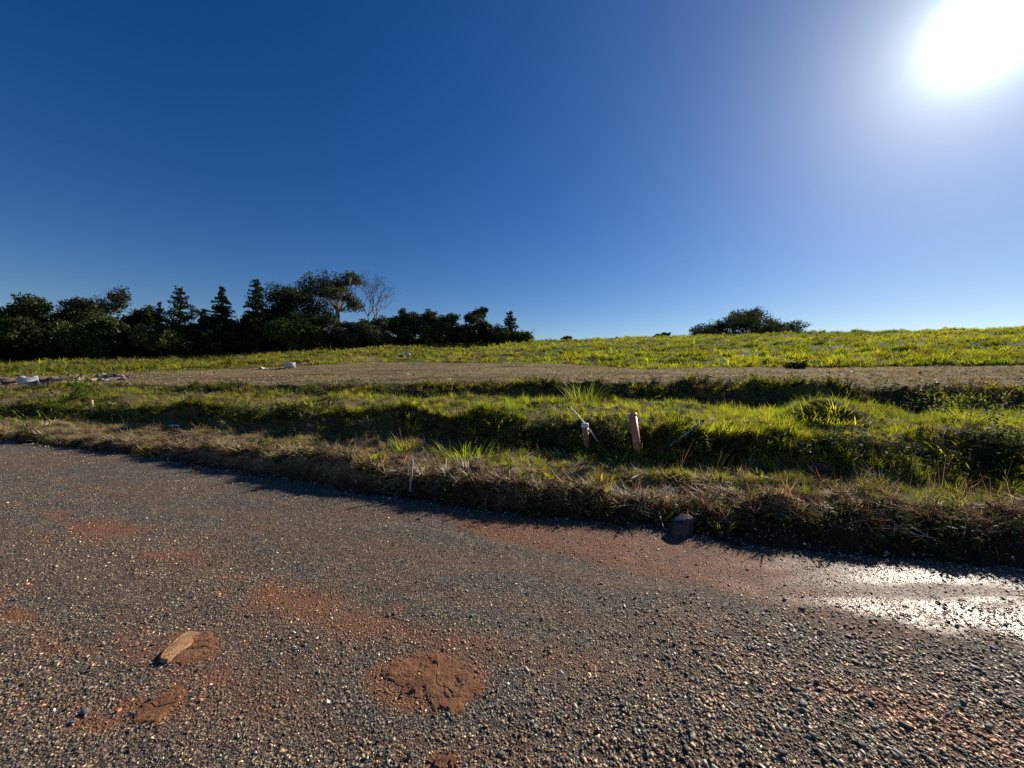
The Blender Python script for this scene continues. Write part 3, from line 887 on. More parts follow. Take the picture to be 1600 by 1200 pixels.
tuft_thing('grass_tuft', 'small spiky green tuft among stones just right of the dark rock', 1128, 832, 0.24, 0.26, 26, (0.10, 0.14, 0.05), 12, 0.014, (0.1, 0.8), (0.1, 0.7), group=TG)
tuft_thing('grass_tuft', 'bright low tuft at the foot of the brown pipe', 995, 735, 0.16, 0.3, 45, YEL, 13, 0.018, (0.3, 1.1), group=TG)
tuft_thing('grass_tuft', 'yellow-green tuft at the left end of the upper bench', 45, 646, 0.35, 2.2, 170, BRI, 14, 0.025, (0.3, 1.2), group=TG)
tuft_thing('strap_leaf_plant', 'strap-leaved plant with pale shining leaves beside the brown pipe', 968, 722, 0.34, 0.30, 60, (0.10, 0.15, 0.07), 15, 0.024, (0.1, 1.0), (0.2, 0.9), 'plant')

def leafy_weed(label, u, v, h, w, nleaf, col, seed, L=0.06, name='weed', cat='weed', group=None):
    r = np.random.default_rng(seed); pnt = hit(u, v)
    root = empty(name, pnt)
    stem = MB(); LV = []; C = []
    for s in range(7):
        az = r.uniform(0, 6.28); top = np.array([math.cos(az) * w * r.uniform(0, .5), math.sin(az) * w * .5 * r.uniform(0, 1), h * r.uniform(.55, 1)])
        mid = top * 0.5 + np.array([r.normal(0, .02), r.normal(0, .02), h * 0.08])
        stem.tube([(0, 0, -0.04), mid, top], [0.006, 0.004, 0.002], 4)
        n = nleaf // 7
        f = r.random(n) ** 0.7
        P = f[:, None] * top[None] + r.normal(0, w * 0.10, (n, 3)); P[:, 2] = np.maximum(P[:, 2], 0.01)
        la = r.uniform(0, 6.28, n); el = r.uniform(-.3, 1.0, n); ll = L * r.uniform(.6, 1.3, n)
        d = np.stack([np.cos(la) * np.cos(el), np.sin(la) * np.cos(el), np.sin(el)], -1)
        sd = np.stack([-np.sin(la), np.cos(la), 0 * la], -1)
        V = np.stack([P, P + d * (ll * .5)[:, None] + sd * (ll * .2)[:, None], P + d * ll[:, None], P + d * (ll * .5)[:, None] - sd * (ll * .2)[:, None]], 1)
        LV.append(V.reshape(-1, 3)); C.append(np.repeat(np.asarray(col)[None] * np.exp(r.normal(0, .3, n))[:, None], 4, 0))
    V = np.concatenate(LV); C = np.concatenate(C)
    me = mesh_np('leaves', V, np.arange(len(V)).reshape(-1, 4), M_TUFT); attr(me, 'tint', 'FLOAT_VECTOR', C)
    link('leaves', me, root); link('stem', stem.mesh('stem', M_BARK), root)
    return tag(root, label, cat, group)
WG = 'single weeds on the verge'
leafy_weed('tall dark leafy weed standing between the capped stub and the brown pipe', 970, 700, 0.62, 0.42, 420, (0.055, 0.085, 0.025), 21, 0.06, group=WG)
leafy_weed('low dark leafy weed on the road bank right of the thin grey stake', 700, 770, 0.20, 0.30, 160, (0.06, 0.10, 0.025), 22, 0.05, group=WG)
leafy_weed('low dark leafy weed on the road bank left of the dark rock', 835, 806, 0.20, 0.28, 150, (0.06, 0.10, 0.03), 23, 0.05, group=WG)
leafy_weed('bushy dark green weed with fine shoots on the right of the upper bench', 1515, 668, 0.48, 1.6, 1000, (0.12, 0.16, 0.05), 24, 0.05, group=WG)
leafy_weed('small dark broad-leaved weed at the road edge on the left', 433, 724, 0.16, 0.24, 100, (0.05, 0.09, 0.025), 25, 0.06, group=WG)
leafy_weed('yellowing leafy weed around the foot of the capped pipe stub', 905, 708, 0.30, 0.55, 330, (0.16, 0.16, 0.03), 26, 0.05, group=WG)
leafy_weed('soft dark green bush of weeds on the left of the upper bench', 118, 622, 0.75, 2.4, 700, (0.06, 0.10, 0.02), 27, 0.13, group=WG)

# ------------------------------------------------------------------ pipes, stakes, rods
M_PVC = solid_mat('brown_pvc', (0.50, 0.19, 0.105), 0.4, 0.12, 6, 0.05, 60, dirt=(0.36, 0.17, 0.10))
M_WHITE = solid_mat('white_pvc', (0.66, 0.66, 0.64), 0.4, 0.10, 10, 0.0, 60)
M_GREYP = solid_mat('grey_conduit', (0.42, 0.44, 0.52), 0.4, 0.15, 10, 0.0, 60, dirt=(0.25, 0.22, 0.2))
M_BLACK = solid_mat('black_rubber', (0.015, 0.015, 0.016), 0.5, 0.2)
M_WOOD = solid_mat('weathered_wood', (0.42, 0.36, 0.30), 0.8, 0.3, 12, 0.4, 60)
M_YWOOD = solid_mat('fresh_wood', (0.60, 0.45, 0.20), 0.8, 0.25, 12, 0.3, 60)

def at_px(u, v, depth):
    d = ray(u, v)
    return np.array([d[0] * depth, depth, CAMZ + d[2] * depth])

def hollow(name, a, b, r, wall, mat, parent, n=20):
    """open tube from a to b (local), with an inner wall"""
    a = np.asarray(a, float); b = np.asarray(b, float); T = (b - a) / np.linalg.norm(b - a)
    A = np.cross(T, [0, 1.0, 0]); A /= np.linalg.norm(A); B = np.cross(T, A)
    th = np.arange(n) * 2 * math.pi / n
    ring = lambda c, rr: c + rr * (np.cos(th)[:, None] * A + np.sin(th)[:, None] * B)
    V = np.concatenate([ring(a, r), ring(b, r), ring(b, r - wall), ring(a + T * 0.05, r - wall)])
    j = np.arange(n); k = (j + 1) % n
    F = np.concatenate([np.stack([q * n + j, q * n + k, (q + 1) * n + k, (q + 1) * n + j], -1) for q in range(3)])
    return link(name, mesh_np(name, V, F, mat, False), parent)

base = np.array(hit(998, 702)); d0 = base[1]
top = at_px(988, 646, d0 + 0.05)
pr_ = empty('drain_pipe', base)
hollow('tube', (0.0, 0.0, -0.12), top - base, 0.058, 0.006, M_PVC, pr_, 24)
cb = top - base; tdir = cb / np.linalg.norm(cb)
hollow('socket_rim', cb - tdir * 0.05, cb + tdir * 0.003, 0.063, 0.008, M_PVC, pr_, 24)
tag(pr_, 'reddish-brown plastic drain pipe standing upright in the grass', 'pipe')

base = np.array(hit(917, 696)); d1 = base[1]
top = at_px(914, 664, d1)
st = empty('pipe_stub', base)
hollow('tube', (0, 0, -0.1), top - base, 0.052, 0.006, M_PVC, st, 20)
mb = MB(); tb = top - base
mb.tube([tb + (0, 0, -0.035), tb + (0, 0, 0.02), tb + (0, 0, 0.032)], [0.060, 0.060, 0.050], 20)
link('cap', mb.mesh('cap', M_WHITE), st)
tag(st, 'short reddish-brown pipe stub with a white cap', 'pipe')

lo = np.array(hit(934, 690)) ; hi = at_px(890, 636, lo[1] + 0.22)
rod = empty('leaning_rod', lo)
mb = MB(); v = hi - lo; mid = v * 0.5 + np.array([0.03, 0, 0.035])
cv = [(1 - f) ** 2 * np.zeros(3) + 2 * f * (1 - f) * mid + f * f * v for f in np.linspace(-0.08, 1, 12)]
mb.tube(cv, 0.011, 8); link('shaft', mb.mesh('shaft', M_WHITE, True), rod)
mb = MB(); mb.tube([v * 0.985, v * 1.03], 0.014, 8); link('tip', mb.mesh('tip', M_BLACK), rod)
tag(rod, 'thin white bent plastic rod leaning behind the capped pipe stub', 'rod')

lo = np.array(hit(1046, 697)); hi = at_px(1097, 659, lo[1] + 0.25)
rod = empty('grey_conduit', lo)
mb = MB(); v = hi - lo; mb.tube([v * -0.15, v * 0.5, v], 0.021, 12); link('tube', mb.mesh('tube', M_GREYP, False), rod)
mb = MB(); mb.tube([v * 0.985, v * 1.04], 0.024, 12); link('end_plug', mb.mesh('end_plug', M_BLACK), rod)
tag(rod, 'pale grey plastic conduit sticking slantwise out of the grass, right of the brown pipe', 'conduit')

def stake(label, u0, v0, u1, v1, w, mat, dd=0.0):
    b = np.array(hit(u0, v0)); tp = at_px(u1, v1, b[1] + dd) - b
    mb = MB()
    h = np.linalg.norm(tp); q = [(-w, -w * .6), (w, -w * .6), (w, w * .6), (-w, w * .6)]
    V = []
    for f, s in ((-0.12, .8), (0, 1), (.35, 1.03), (.7, .97), (.97, 1), (1.0, .7)):
        for qx, qy in q: V.append(tp * f + np.array([qx * s, qy * s, 0]))
    F = [[i * 4 + j, i * 4 + (j + 1) % 4, i * 4 + 4 + (j + 1) % 4, i * 4 + 4 + j] for i in range(5) for j in range(4)] + [[20, 21, 22, 23]]
    o = link('survey_stake', mesh_np('survey_stake', np.array(V), np.array(F), mat), None, b)
    return tag(o, label, 'stake')
stake('thin grey wooden stake leaning against the road bank', 641, 768, 644, 718, 0.015, M_WOOD, 0.05)
stake('short yellow wooden stake on the upper bench at the left', 144, 642, 143, 625, 0.035, M_YWOOD)

# ------------------------------------------------------------------ rock, slab, clay, litter
def rock_mesh(name, seed, size, mat, flat=0.8, n=26, cuts=2):
    r = random.Random(seed); bm = bmesh.new()
    for i in range(n):
        v = Vector((r.gauss(0, 1), r.gauss(0, 1), r.gauss(0, 1))).normalized() * r.uniform(.85, 1.1)
        bm.verts.new((v.x * size[0], v.y * size[1], v.z * size[2] * flat))
    bmesh.ops.convex_hull(bm, input=bm.verts)
    bmesh.ops.delete(bm, geom=[v for v in bm.verts if not v.link_faces], context='VERTS')
    bmesh.ops.bevel(bm, geom=list(bm.edges), offset=min(size) * 0.06, segments=1, affect='EDGES')
    me = bpy.data.meshes.new(name); bm.to_mesh(me); bm.free(); me.materials.append(mat)
    return me
M_ROCK = solid_mat('dark_rock', (0.03, 0.03, 0.032), 0.45, 0.5, 10, 0.5, 18, dirt=(0.055, 0.05, 0.045))
# dark block: tapering body, rounded top leaning to the left
def dark_block():
    pnt = hit(1060, 835)
    prof = [(-0.04, 0.165, 0.13), (0.0, 0.165, 0.13), (0.09, 0.16, 0.125), (0.17, 0.152, 0.118), (0.225, 0.135, 0.105), (0.248, 0.10, 0.075)]
    r = random.Random(4); V = []; n = 9
    angs = [2 * math.pi * i / n + r.uniform(-.2, .2) for i in range(n)]; k = [r.uniform(.82, 1.12) for _ in range(n)]
    for z, a, b in prof:
        for i, th in enumerate(angs):
            e = abs(math.cos(th)) ** 4 + abs(math.sin(th)) ** 4
            sq = e ** -0.25
            V.append((a * k[i] * sq * math.cos(th) * .82 + z * 0.25 + r.uniform(-.006, .006), b * k[i] * sq * math.sin(th) * .85, z - 0.25 * max(0, 0.5 - 0.5 * math.cos(th)) * max(z - 0.15, 0) * 2 + r.uniform(-.006, .006)))
    V = [(a * .82, b * .82, c * .82) for a, b, c in V]
    F = [(i * n + j, i * n + (j + 1) % n, (i + 1) * n + (j + 1) % n, (i + 1) * n + j) for i in range(len(prof) - 1) for j in range(n)]
    F.append(tuple((len(prof) - 1) * n + j for j in range(n)))
    me = mesh_np('dark_rock', V, F, M_ROCK)
    bm = bmesh.new(); bm.from_mesh(me); bmesh.ops.bevel(bm, geom=list(bm.edges), offset=0.006, segments=1, affect='EDGES'); bm.to_mesh(me); bm.free()
    return tag(link('dark_rock', me, None, pnt), 'dark blocky rock with a pale worn top at the road edge', 'rock')
dark_block()

M_CLAY = solid_mat('dried_clay', (0.20, 0.08, 0.032), 0.9, 0.45, 16, 1.0, 90, dirt=(0.27, 0.135, 0.065))
M_OCHRE = solid_mat('ochre_stone', (0.36, 0.19, 0.08), 0.8, 0.4, 24, 0.7, 90, dirt=(0.40, 0.25, 0.13))
def ground_px(u, v):
    d = ray(u, v); k = -CAMZ / d[2]
    return np.array([d[0] * k, k, 0.0])
def clay_cake(label, outline_px, h, seed, mat=M_CLAY):
    """crusted clay pressed on the gravel: uneven lumpy top, ragged rim, pits"""
    P = np.array([ground_px(*q)[:2] for q in outline_px]); c = P.mean(0)
    th = np.arctan2(*(P - c).T[::-1]); o = np.argsort(th); th = th[o]; rr = np.linalg.norm(P - c, axis=1)[o]
    n, m_ = 220, 60
    a = np.linspace(-math.pi, math.pi, n, endpoint=False)
    rad = np.interp(a, np.concatenate([th - 2 * math.pi, th, th + 2 * math.pi]), np.tile(rr, 3))
    rad = rad * (1 + 0.34 * fbm(np.cos(a) * 5, np.sin(a) * 5, seed, 5))
    V = []
    for i in range(m_):
        f = i / (m_ - 1)
        x = c[0] + rad * f * np.cos(a); y = c[1] + rad * f * np.sin(a)
        plate = sstep(-0.22, -0.12, fbm(x * 7, y * 9, seed + 2, 3)) * 0.6 + sstep(0.02, 0.10, fbm(x * 9 + 5, y * 11, seed + 5, 3)) * 0.45
        z = h * (0.15 + plate + 0.5 * fbm(x * 26, y * 26, seed + 1, 3) + 0.35 * fbm(x * 70, y * 70, seed + 6, 2)) * (1 - sstep(0.8, 1.0, np.full(n, f)))
        crack = 1 - sstep(0.0, 0.05, np.abs(fbm(x * 11, y * 11, seed + 3, 2))); z = z - h * 0.55 * crack
        z = np.maximum(z, -0.004) - (0.012 if i == m_ - 1 else 0)
        V.append(np.stack([x, y, z + road_z(x, y) + 0.004], -1))
    V = np.concatenate(V)
    idx = np.arange(n * m_).reshape(m_, n); nx = np.roll(idx, -1, 1)
    F = np.stack([idx[:-1], nx[:-1], nx[1:], idx[1:]], -1).reshape(-1, 4)
    V[:, :2] -= c
    me = mesh_np('clay_cake', V, F, mat)
    return tag(link('clay_cake', me, None, (c[0], c[1], 0)), label, 'clay', 'clay on the road')
clay_cake('large cracked red clay cake on the gravel in the foreground', [(600, 1052), (625, 1035), (690, 1022), (715, 1045), (745, 1078), (742, 1098), (705, 1112), (668, 1085), (630, 1068)], 0.009, 3)
clay_cake('flat brown clay smear on the gravel below the ochre slab', [(205, 1112), (235, 1092), (290, 1080), (278, 1102), (250, 1128), (215, 1128)], 0.007, 9)
clay_cake('clay mound in which the ochre slab lies', [(262, 1035), (278, 1010), (312, 990), (334, 992), (330, 1012), (296, 1036), (272, 1040)], 0.007, 12)
clay_cake('small crumbly clay lump at the bottom edge of the picture', [(675, 1192), (692, 1180), (712, 1182), (710, 1198), (690, 1204)], 0.014, 15)
# ochre slab: tapering flat stone, front end raised
def slab():
    P = np.array([ground_px(*q) for q in [(249, 1034), (262, 1037), (286, 1019), (304, 1003), (311, 991), (297, 989), (276, 1003), (261, 1019)]])
    c = P.mean(0); top = [0.020, 0.018, 0.012, 0.006, 0.002, 0.003, 0.011, 0.019]
    n = 8
    V = [(*(p[:2] - c[:2]), h + 0.004) for p, h in zip(P, top)] + [(*((p[:2] - c[:2]) * 1.05), h * 0.3 - 0.006) for p, h in zip(P, top)]
    me = bpy.data.meshes.new('ochre_slab')
    bm = bmesh.new(); vs = [bm.verts.new(v) for v in V]
    bm.faces.new(vs[:n][::-1]); bm.faces.new(vs[n:])
    for j in range(n): bm.faces.new((vs[j], vs[(j + 1) % n], vs[n + (j + 1) % n], vs[n + j]))
    bmesh.ops.recalc_face_normals(bm, faces=bm.faces)
    bmesh.ops.subdivide_edges(bm, edges=bm.edges[:], cuts=4, use_grid_fill=True)
    r = random.Random(2)
    for v in bm.verts:
        k = float(fbm(np.array([v.co.x * 22]), np.array([v.co.y * 22]), 77, 3)[0])
        v.co += Vector((r.gauss(0, .0035) + .02 * k, r.gauss(0, .0035) - .015 * k, r.gauss(0, .0012) + .012 * k * (v.co.z > 0.012)))
    bm.to_mesh(me); bm.free(); me.materials.append(M_OCHRE)
    tag(link('ochre_slab', me, None, (c[0], c[1], float(road_z(np.array(c[0]), np.array(c[1]))))), 'pointed flat ochre stone slab with a raised tip, bottom left on the gravel', 'stone')
slab()

def crumple(label, u, v, w, seed, mat, name='litter_scrap', h=0.35):
    """crumpled sheet with folds"""
    pnt = hit(u, v); n = 12
    g = np.linspace(-1, 1, n); X, Y = np.meshgrid(g, g)
    Z = h * (0.5 + fbm(X * 1.6 + seed, Y * 1.6, seed, 3) * 1.6) * (1.2 - 0.5 * np.hypot(X, Y))
    X = X * (1 + 0.2 * vnoise(X * 2, Y * 2, seed + 4)); Y = Y * (1 + 0.2 * vnoise(X * 2 + 9, Y * 2, seed + 5))
    V = np.stack([X * w, Y * w * .6, np.maximum(Z, 0) * w], -1).reshape(-1, 3)
    idx = np.arange(n * n).reshape(n, n)
    F = np.stack([idx[:-1, :-1], idx[:-1, 1:], idx[1:, 1:], idx[1:, :-1]], -1).reshape(-1, 4)
    o = link(name, mesh_np(name, V, F, mat), None, pnt + Vector((0, 0, 0.03)))
    return tag(o, label, 'litter')
M_PAPER = solid_mat('white_scrap', (0.8, 0.8, 0.78), 0.7, 0.08, 6, 0.1, 20)
crumple('crumpled white paper scrap on the straw of the lower bench at the left', 275, 668, 0.14, 3, M_PAPER)
crumple('white scrap lying left of the farther grey box on the field', 410, 577, 0.42, 5, M_PAPER)
crumple('small white scrap in the green grass left of the farther grey box', 396, 571, 0.3, 8, M_PAPER)

# ------------------------------------------------------------------ meter boxes on the plots
M_CONC = solid_mat('pale_concrete', (0.36, 0.38, 0.43), 0.8, 0.15, 3, 0.3, 20, dirt=(0.34, 0.34, 0.36))
M_METAL = solid_mat('box_door', (0.62, 0.64, 0.68), 0.45, 0.1, 4, 0.05, 20)
M_DKBOX = solid_mat('dark_recess', (0.05, 0.05, 0.055), 0.8, 0.2)
def meter_box(label, u, v, w, dpt, h, rz, kind):
    pnt = hit(u, v); q = pnt.y / FPX; w *= q; dpt *= q; h *= q; root = empty('service_box', pnt, rz)
    if kind == 0:      # block with a notched top
        mb = MB(); mb.box((0, 0, h * .38), (w / 2, dpt / 2, h * .42)); link('body', mb.mesh('body', M_CONC), root)
        for sx in (-1, 1):
            mb = MB(); V = np.array([[sx * w * .5, -dpt / 2, h * .802], [sx * w * .08, -dpt / 2, h * .802], [sx * w * .2, -dpt / 2, h * .98], [sx * w * .47, -dpt / 2, h * 1.0]])
            V = np.concatenate([V, V + np.array([0, dpt, 0])])
            F = np.array([[0, 1, 2, 3], [7, 6, 5, 4], [0, 4, 5, 1], [1, 5, 6, 2], [2, 6, 7, 3], [3, 7, 4, 0]])
            mb.add(V, F); link('top_flap', mb.mesh('top_flap', M_CONC), root)
        mb = MB(); mb.box((0, -dpt / 2 - .004, h * .72), (w / 2 * .98, .006, h * .015)); link('rib', mb.mesh('rib', M_METAL), root)
        mb = MB(); mb.box((0, -dpt / 2 - .004, h * .40), (w / 2 * .98, .006, h * .015)); link('rib', mb.mesh('rib', M_METAL), root)
    else:
        mb = MB(); mb.box((0, 0, h * .44), (w / 2, dpt / 2, h * .48)); link('body', mb.mesh('body', M_CONC), root)
        mb = MB(); mb.box((0, 0, h * .95), (w / 2 * 1.06, dpt / 2 * 1.06, h * .028)); link('lid', mb.mesh('lid', M_METAL), root)
        for sx in (-.5, .5):
            mb = MB(); mb.box((sx * w * .46, -dpt / 2 - .008, h * .5), (w * .2, .012, h * .28)); dr = link('door', mb.mesh('door', M_METAL), root)
            mb = MB(); mb.box((sx * w * .46, -dpt / 2 - .024, h * .55), (w * .1, .006, h * .07)); link('window', mb.mesh('window', M_DKBOX), dr)
    return tag(root, label, 'box', 'grey service boxes on the field')
meter_box('pale grey box with a notched top beside rubble at the far left', 44, 602, 20, 11, 15, R(47), 0)
meter_box('grey box with two small dark openings on the green edge of the field', 453, 575, 14, 9, 9, R(20), 1)
meter_box('small distant white box by the red soil cut in the pasture', 636, 557, 10, 7, 5.5, R(12), 1)

# rubble heaps: single rocks on a low spoil mound
M_SPOIL = solid_mat('spoil_earth', (0.24, 0.15, 0.09), 0.95, 0.4, 3, 0.8, 12, dirt=(0.36, 0.25, 0.16))
RM = [solid_mat('rubble_dark', (0.07, 0.055, 0.05), 0.9, 0.3), solid_mat('rubble_tan', (0.38, 0.27, 0.18), 0.9, 0.3), solid_mat('rubble_pale', (0.55, 0.48, 0.42), 0.9, 0.2)]
def rubble(label, u, v, w, h, nrock, probs, seed):
    r = random.Random(seed); pnt = hit(u, v); root = empty('rubble_heap', pnt)
    n, k = 28, 7; V = []
    for i in range(k):
        f = i / (k - 1); a = np.arange(n) * 2 * math.pi / n
        x = w * .5 * f * np.cos(a) * (1 + .2 * fbm(np.cos(a) * 2 + seed, np.sin(a) * 2, seed, 3)); y = w * .28 * f * np.sin(a)
        zt = terrain(pnt.x + x, pnt.y + y) - pnt.z
        z = zt + h * (1 - f * f) * (.7 + .6 * fbm(x * 2.2, y * 2.2, seed + 1, 3)) - (.08 if i == k - 1 else 0)
        V.append(np.stack([x, y, z], -1))
    idx = np.arange(n * k).reshape(k, n); nx = np.roll(idx, -1, 1)
    F = np.stack([idx[:-1], nx[:-1], nx[1:], idx[1:]], -1).reshape(-1, 4)
    link('spoil', mesh_np('spoil', np.concatenate(V), F, M_SPOIL, True), root)
    for i in range(nrock):
        f = math.sqrt(r.random()); a = r.uniform(0, 6.28); x = w * .48 * f * math.cos(a); y = w * .26 * f * math.sin(a)
        z = float(terrain(np.array([pnt.x + x]), np.array([pnt.y + y]))[0]) - pnt.z + h * (1 - f * f) * .8
        s = r.uniform(.08, .24); mm = RM[r.choices(range(3), probs)[0]]
        o = link('rock', rock_mesh('rock', seed * 50 + i, (s, s * .8, s * .7), mm, n=12), root)
        o.location = (x, y, z + s * .2); o.rotation_euler.z = r.uniform(0, 6)
    return tag(root, label, 'rubble', 'rubble heaps along the track')
rubble('dark rubble heap left of the notched grey box', 12, 601, 1.8, .30, 24, (.7, .2, .1), 61)
rubble('dark rubble heap just right of the notched grey box', 88, 600, 2.0, .34, 26, (.8, .1, .1), 62)
rubble('pale tan rubble heap right of the dark heap by the notched box', 122, 597, 1.8, .30, 24, (.1, .6, .3), 63)
rubble('pale rubble heap with white lumps, rightmost of the heaps at the left', 168, 594, 2.2, .36, 26, (.35, .35, .3), 64)

# ------------------------------------------------------------------ trees
def leaf_quads(P, size, rng, up=0.3, aspect=0.55):
    n = len(P)
    d = rng.normal(0, 1, (n, 3)); d /= np.linalg.norm(d, axis=1)[:, None]
    e = rng.normal(0, 1, (n, 3)) + np.array([0, 0, up]); e -= (e * d).sum(1)[:, None] * d; e /= np.linalg.norm(e, axis=1)[:, None] + 1e-9
    s = size * rng.uniform(.6, 1.4, n)
    a = d * (s * .5)[:, None]; b = e * (s * .5 * aspect)[:, None]
    V = np.stack([P - a, P + b * 1.0 - a * .1, P + a, P - b], 1)
    return V.reshape(-1, 3)

def finish_tree(root, tmb, LV, LC, bark):
    link('trunk', tmb.mesh('trunk', bark, True), root)
    if LV is not None:
        me = mesh_np('crown', LV, np.arange(len(LV)).reshape(-1, 4), M_TREE)
        attr(me, 'tint', 'FLOAT_VECTOR', LC); link('crown', me, root)

def crook(a, b, rng, amp, k=5):
    f = np.linspace(0, 1, k)[:, None]
    P = a[None] * (1 - f) + b[None] * f
    j = rng.normal(0, amp, (k, 3)); j[0] = 0; j[-1] = 0
    return P + j

def broadleaf(root, H, Rc, base, rng, nl=14, leaves=5200, leaf=0.36, col=(0.045, 0.06, 0.02), lump=0.42, flat=0.8, bark=None, dens=1.0, trunk_r=None, shape=1.5):
    """crown of many leaf clumps carried by limbs; envelope radius Rc, from base*H to H"""
    if base < .25:
        nl = int(nl * 1.5); leaves *= 1.7; lump *= 1.12; Rc *= 1.12; base *= .5
    else:
        nl = int(nl * 1.6); leaves *= 1.35
    tmb = MB(); tr = trunk_r or H * 0.022
    split = np.array([rng.normal(0, Rc * .06), rng.normal(0, Rc * .06), H * (base * .6 + .22)])
    tmb.tube(crook(np.array([0, 0, -0.8]), split, rng, tr * .5), np.linspace(tr * 1.25, tr * .75, 5), 8)
    cz = H * (base + 1) / 2; hz = H * (1 - base) / 2
    Ls = []; Cs = []
    for i in range(nl):
        th = i * 2.39996 + rng.uniform(-.4, .4); q = ((i + .5) / nl)
        zc = -0.8 + 1.62 * ((i * 0.618034 + rng.random() * .15) % 1.0)
        er = math.sqrt(max(0.05, 1 - min(abs(zc), .97) ** (2.2 * shape)))
        rr = er * (0.30 + 0.42 * rng.random())
        lr = Rc * lump * rng.uniform(.65, 1.2)
        c = np.array([math.cos(th) * rr * Rc, math.sin(th) * rr * Rc, cz + zc * (hz - lr * flat * .7)])
        mid = split * .5 + c * .5 + np.array([0, 0, -0.08 * H * rng.random()])
        tmb.tube(np.array([split * (1 - f) ** 2 + 2 * f * (1 - f) * mid + f * f * c for f in np.linspace(0, 1, 5)]), np.linspace(tr * .45, tr * .08, 5), 5)
        for _ in range(3):
            e = c + rng.normal(0, 1, 3) * lr * .5
            tmb.tube(np.array([c * .6 + mid * .4, (c + e) / 2 + rng.normal(0, .1, 3), e]), [tr * .14, tr * .08, tr * .03], 4)
        n = int(1.25 * leaves / nl * (lr / (Rc * lump)) ** 1.6 * dens)
        # sub-clumps on the lump, denser towards its shell
        ns = 10
        sc = rng.normal(0, 1, (ns, 3)); sc /= np.linalg.norm(sc, axis=1)[:, None]; sc *= (lr * rng.uniform(.35, .85, ns))[:, None]; sc[:, 2] *= flat
        w = rng.integers(0, ns, n)
        off = rng.normal(0, 1, (n, 3)); off /= np.linalg.norm(off, axis=1)[:, None]; off *= (lr * .42 * rng.random(n) ** .45)[:, None]; off[:, 2] *= flat
        P = c + sc[w] + off
        tone = np.exp(rng.normal(0, .25)) * np.exp(rng.normal(0, .18, ns))[w] * np.exp(rng.normal(0, .2, n))
        Ls.append(leaf_quads(P, leaf, rng)); Cs.append(np.repeat(np.asarray(col)[None] * tone[:, None], 4, 0))
    finish_tree(root, tmb, np.concatenate(Ls), np.concatenate(Cs), bark or M_BARK)

def conifer(root, H, Rb, rng, layers=16, col=(0.03, 0.045, 0.022), leaf=0.30, droop=0.25, base=0.12, leaves=4200, taper=0.9, gap=0.0, curlup=0.0):
    tmb = MB(); tr = H * 0.018
    tmb.tube(np.array([[0, 0, -.8], [0, 0, H * .5], [0, 0, H * .99]]), [tr, tr * .6, tr * .08], 7)
    Ls = []; Cs = []
    tot = sum((1 - i / layers) ** taper + .12 for i in range(layers))
    for i in range(layers):
        f = (i + rng.uniform(-.2, .2)) / layers; f = min(max(f, 0), .97)
        z = H * (base + (1 - base) * f); rad = Rb * ((1 - f) ** taper * .93 + .05) * rng.uniform(.8, 1.12)
        nb = max(5, int(10 - 3 * f)); z0 = z; a0 = rng.uniform(0, 6.28)
        nleaf = int(leaves * ((1 - f) ** taper + .12) / tot / nb)
        for b in range(nb):
            a = a0 + b * 6.283 / nb + rng.normal(0, .2); L = rad * rng.uniform(.55, 1.18); z = z0 + rng.uniform(-.6, .6) * H * (1 - base) / layers
            d = np.array([math.cos(a), math.sin(a), 0])
            q = np.linspace(0, 1, 5)[:, None]
            P = np.array([0, 0, z]) + d * L * q + np.array([0, 0, 1.0]) * (L * (-droop * q + curlup * q ** 2.2))
            tmb.tube(P, np.linspace(tr * .3, tr * .05, 5), 4, False)
            n = max(6, nleaf); s = rng.random(n) ** .75
            C = np.array([0, 0, z]) + d * (L * s)[:, None] + np.array([0, 0, 1.0]) * (L * (-droop * s + curlup * s ** 2.2))[:, None]
            side = np.array([-d[1], d[0], 0]); wd = L * .30 * (1.15 - s)
            C = C + side * (rng.uniform(-1, 1, n) * wd)[:, None] + np.stack([0 * s, 0 * s, rng.normal(-.03, .06 * H / layers * 3, n)], -1)
            Ls.append(leaf_quads(C, leaf, rng, 0.6, .5)); Cs.append(np.repeat(np.asarray(col)[None] * np.exp(rng.normal(0, .25, n))[:, None], 4, 0))
    finish_tree(root, tmb, np.concatenate(Ls), np.concatenate(Cs), M_BARK)

def bare(root, H, spread, rng, bark, levels=6, lean=0.0, r0=None):
    tmb = MB(); r0 = r0 or H * .02
    def grow(p, d, L, r, lv):
        e = p + d * L
        mid = (p + e) / 2 + rng.normal(0, L * .05, 3)
        tmb.tube(np.array([p, mid, e]), [r, r * .85, r * .68], 5 if lv < 3 else 3, False)
        if lv >= levels: return
        for k in range(3 if lv < 2 or rng.random() < .35 else 2):
            a = rng.normal(0, 1, 3); a -= a.dot(d) * d; a /= np.linalg.norm(a)
            nd = d * math.cos(spread) + a * math.sin(spread * rng.uniform(.6, 1.3)); nd[2] += .10; nd /= np.linalg.norm(nd)
            grow(e, nd, L * rng.uniform(.66, .86), r * .62, lv + 1)
    grow(np.array([0, 0, -.8]), np.array([lean, 0, 1.0]), H * .27 + .8, r0, 0)
    finish_tree(root, tmb, None, None, bark)

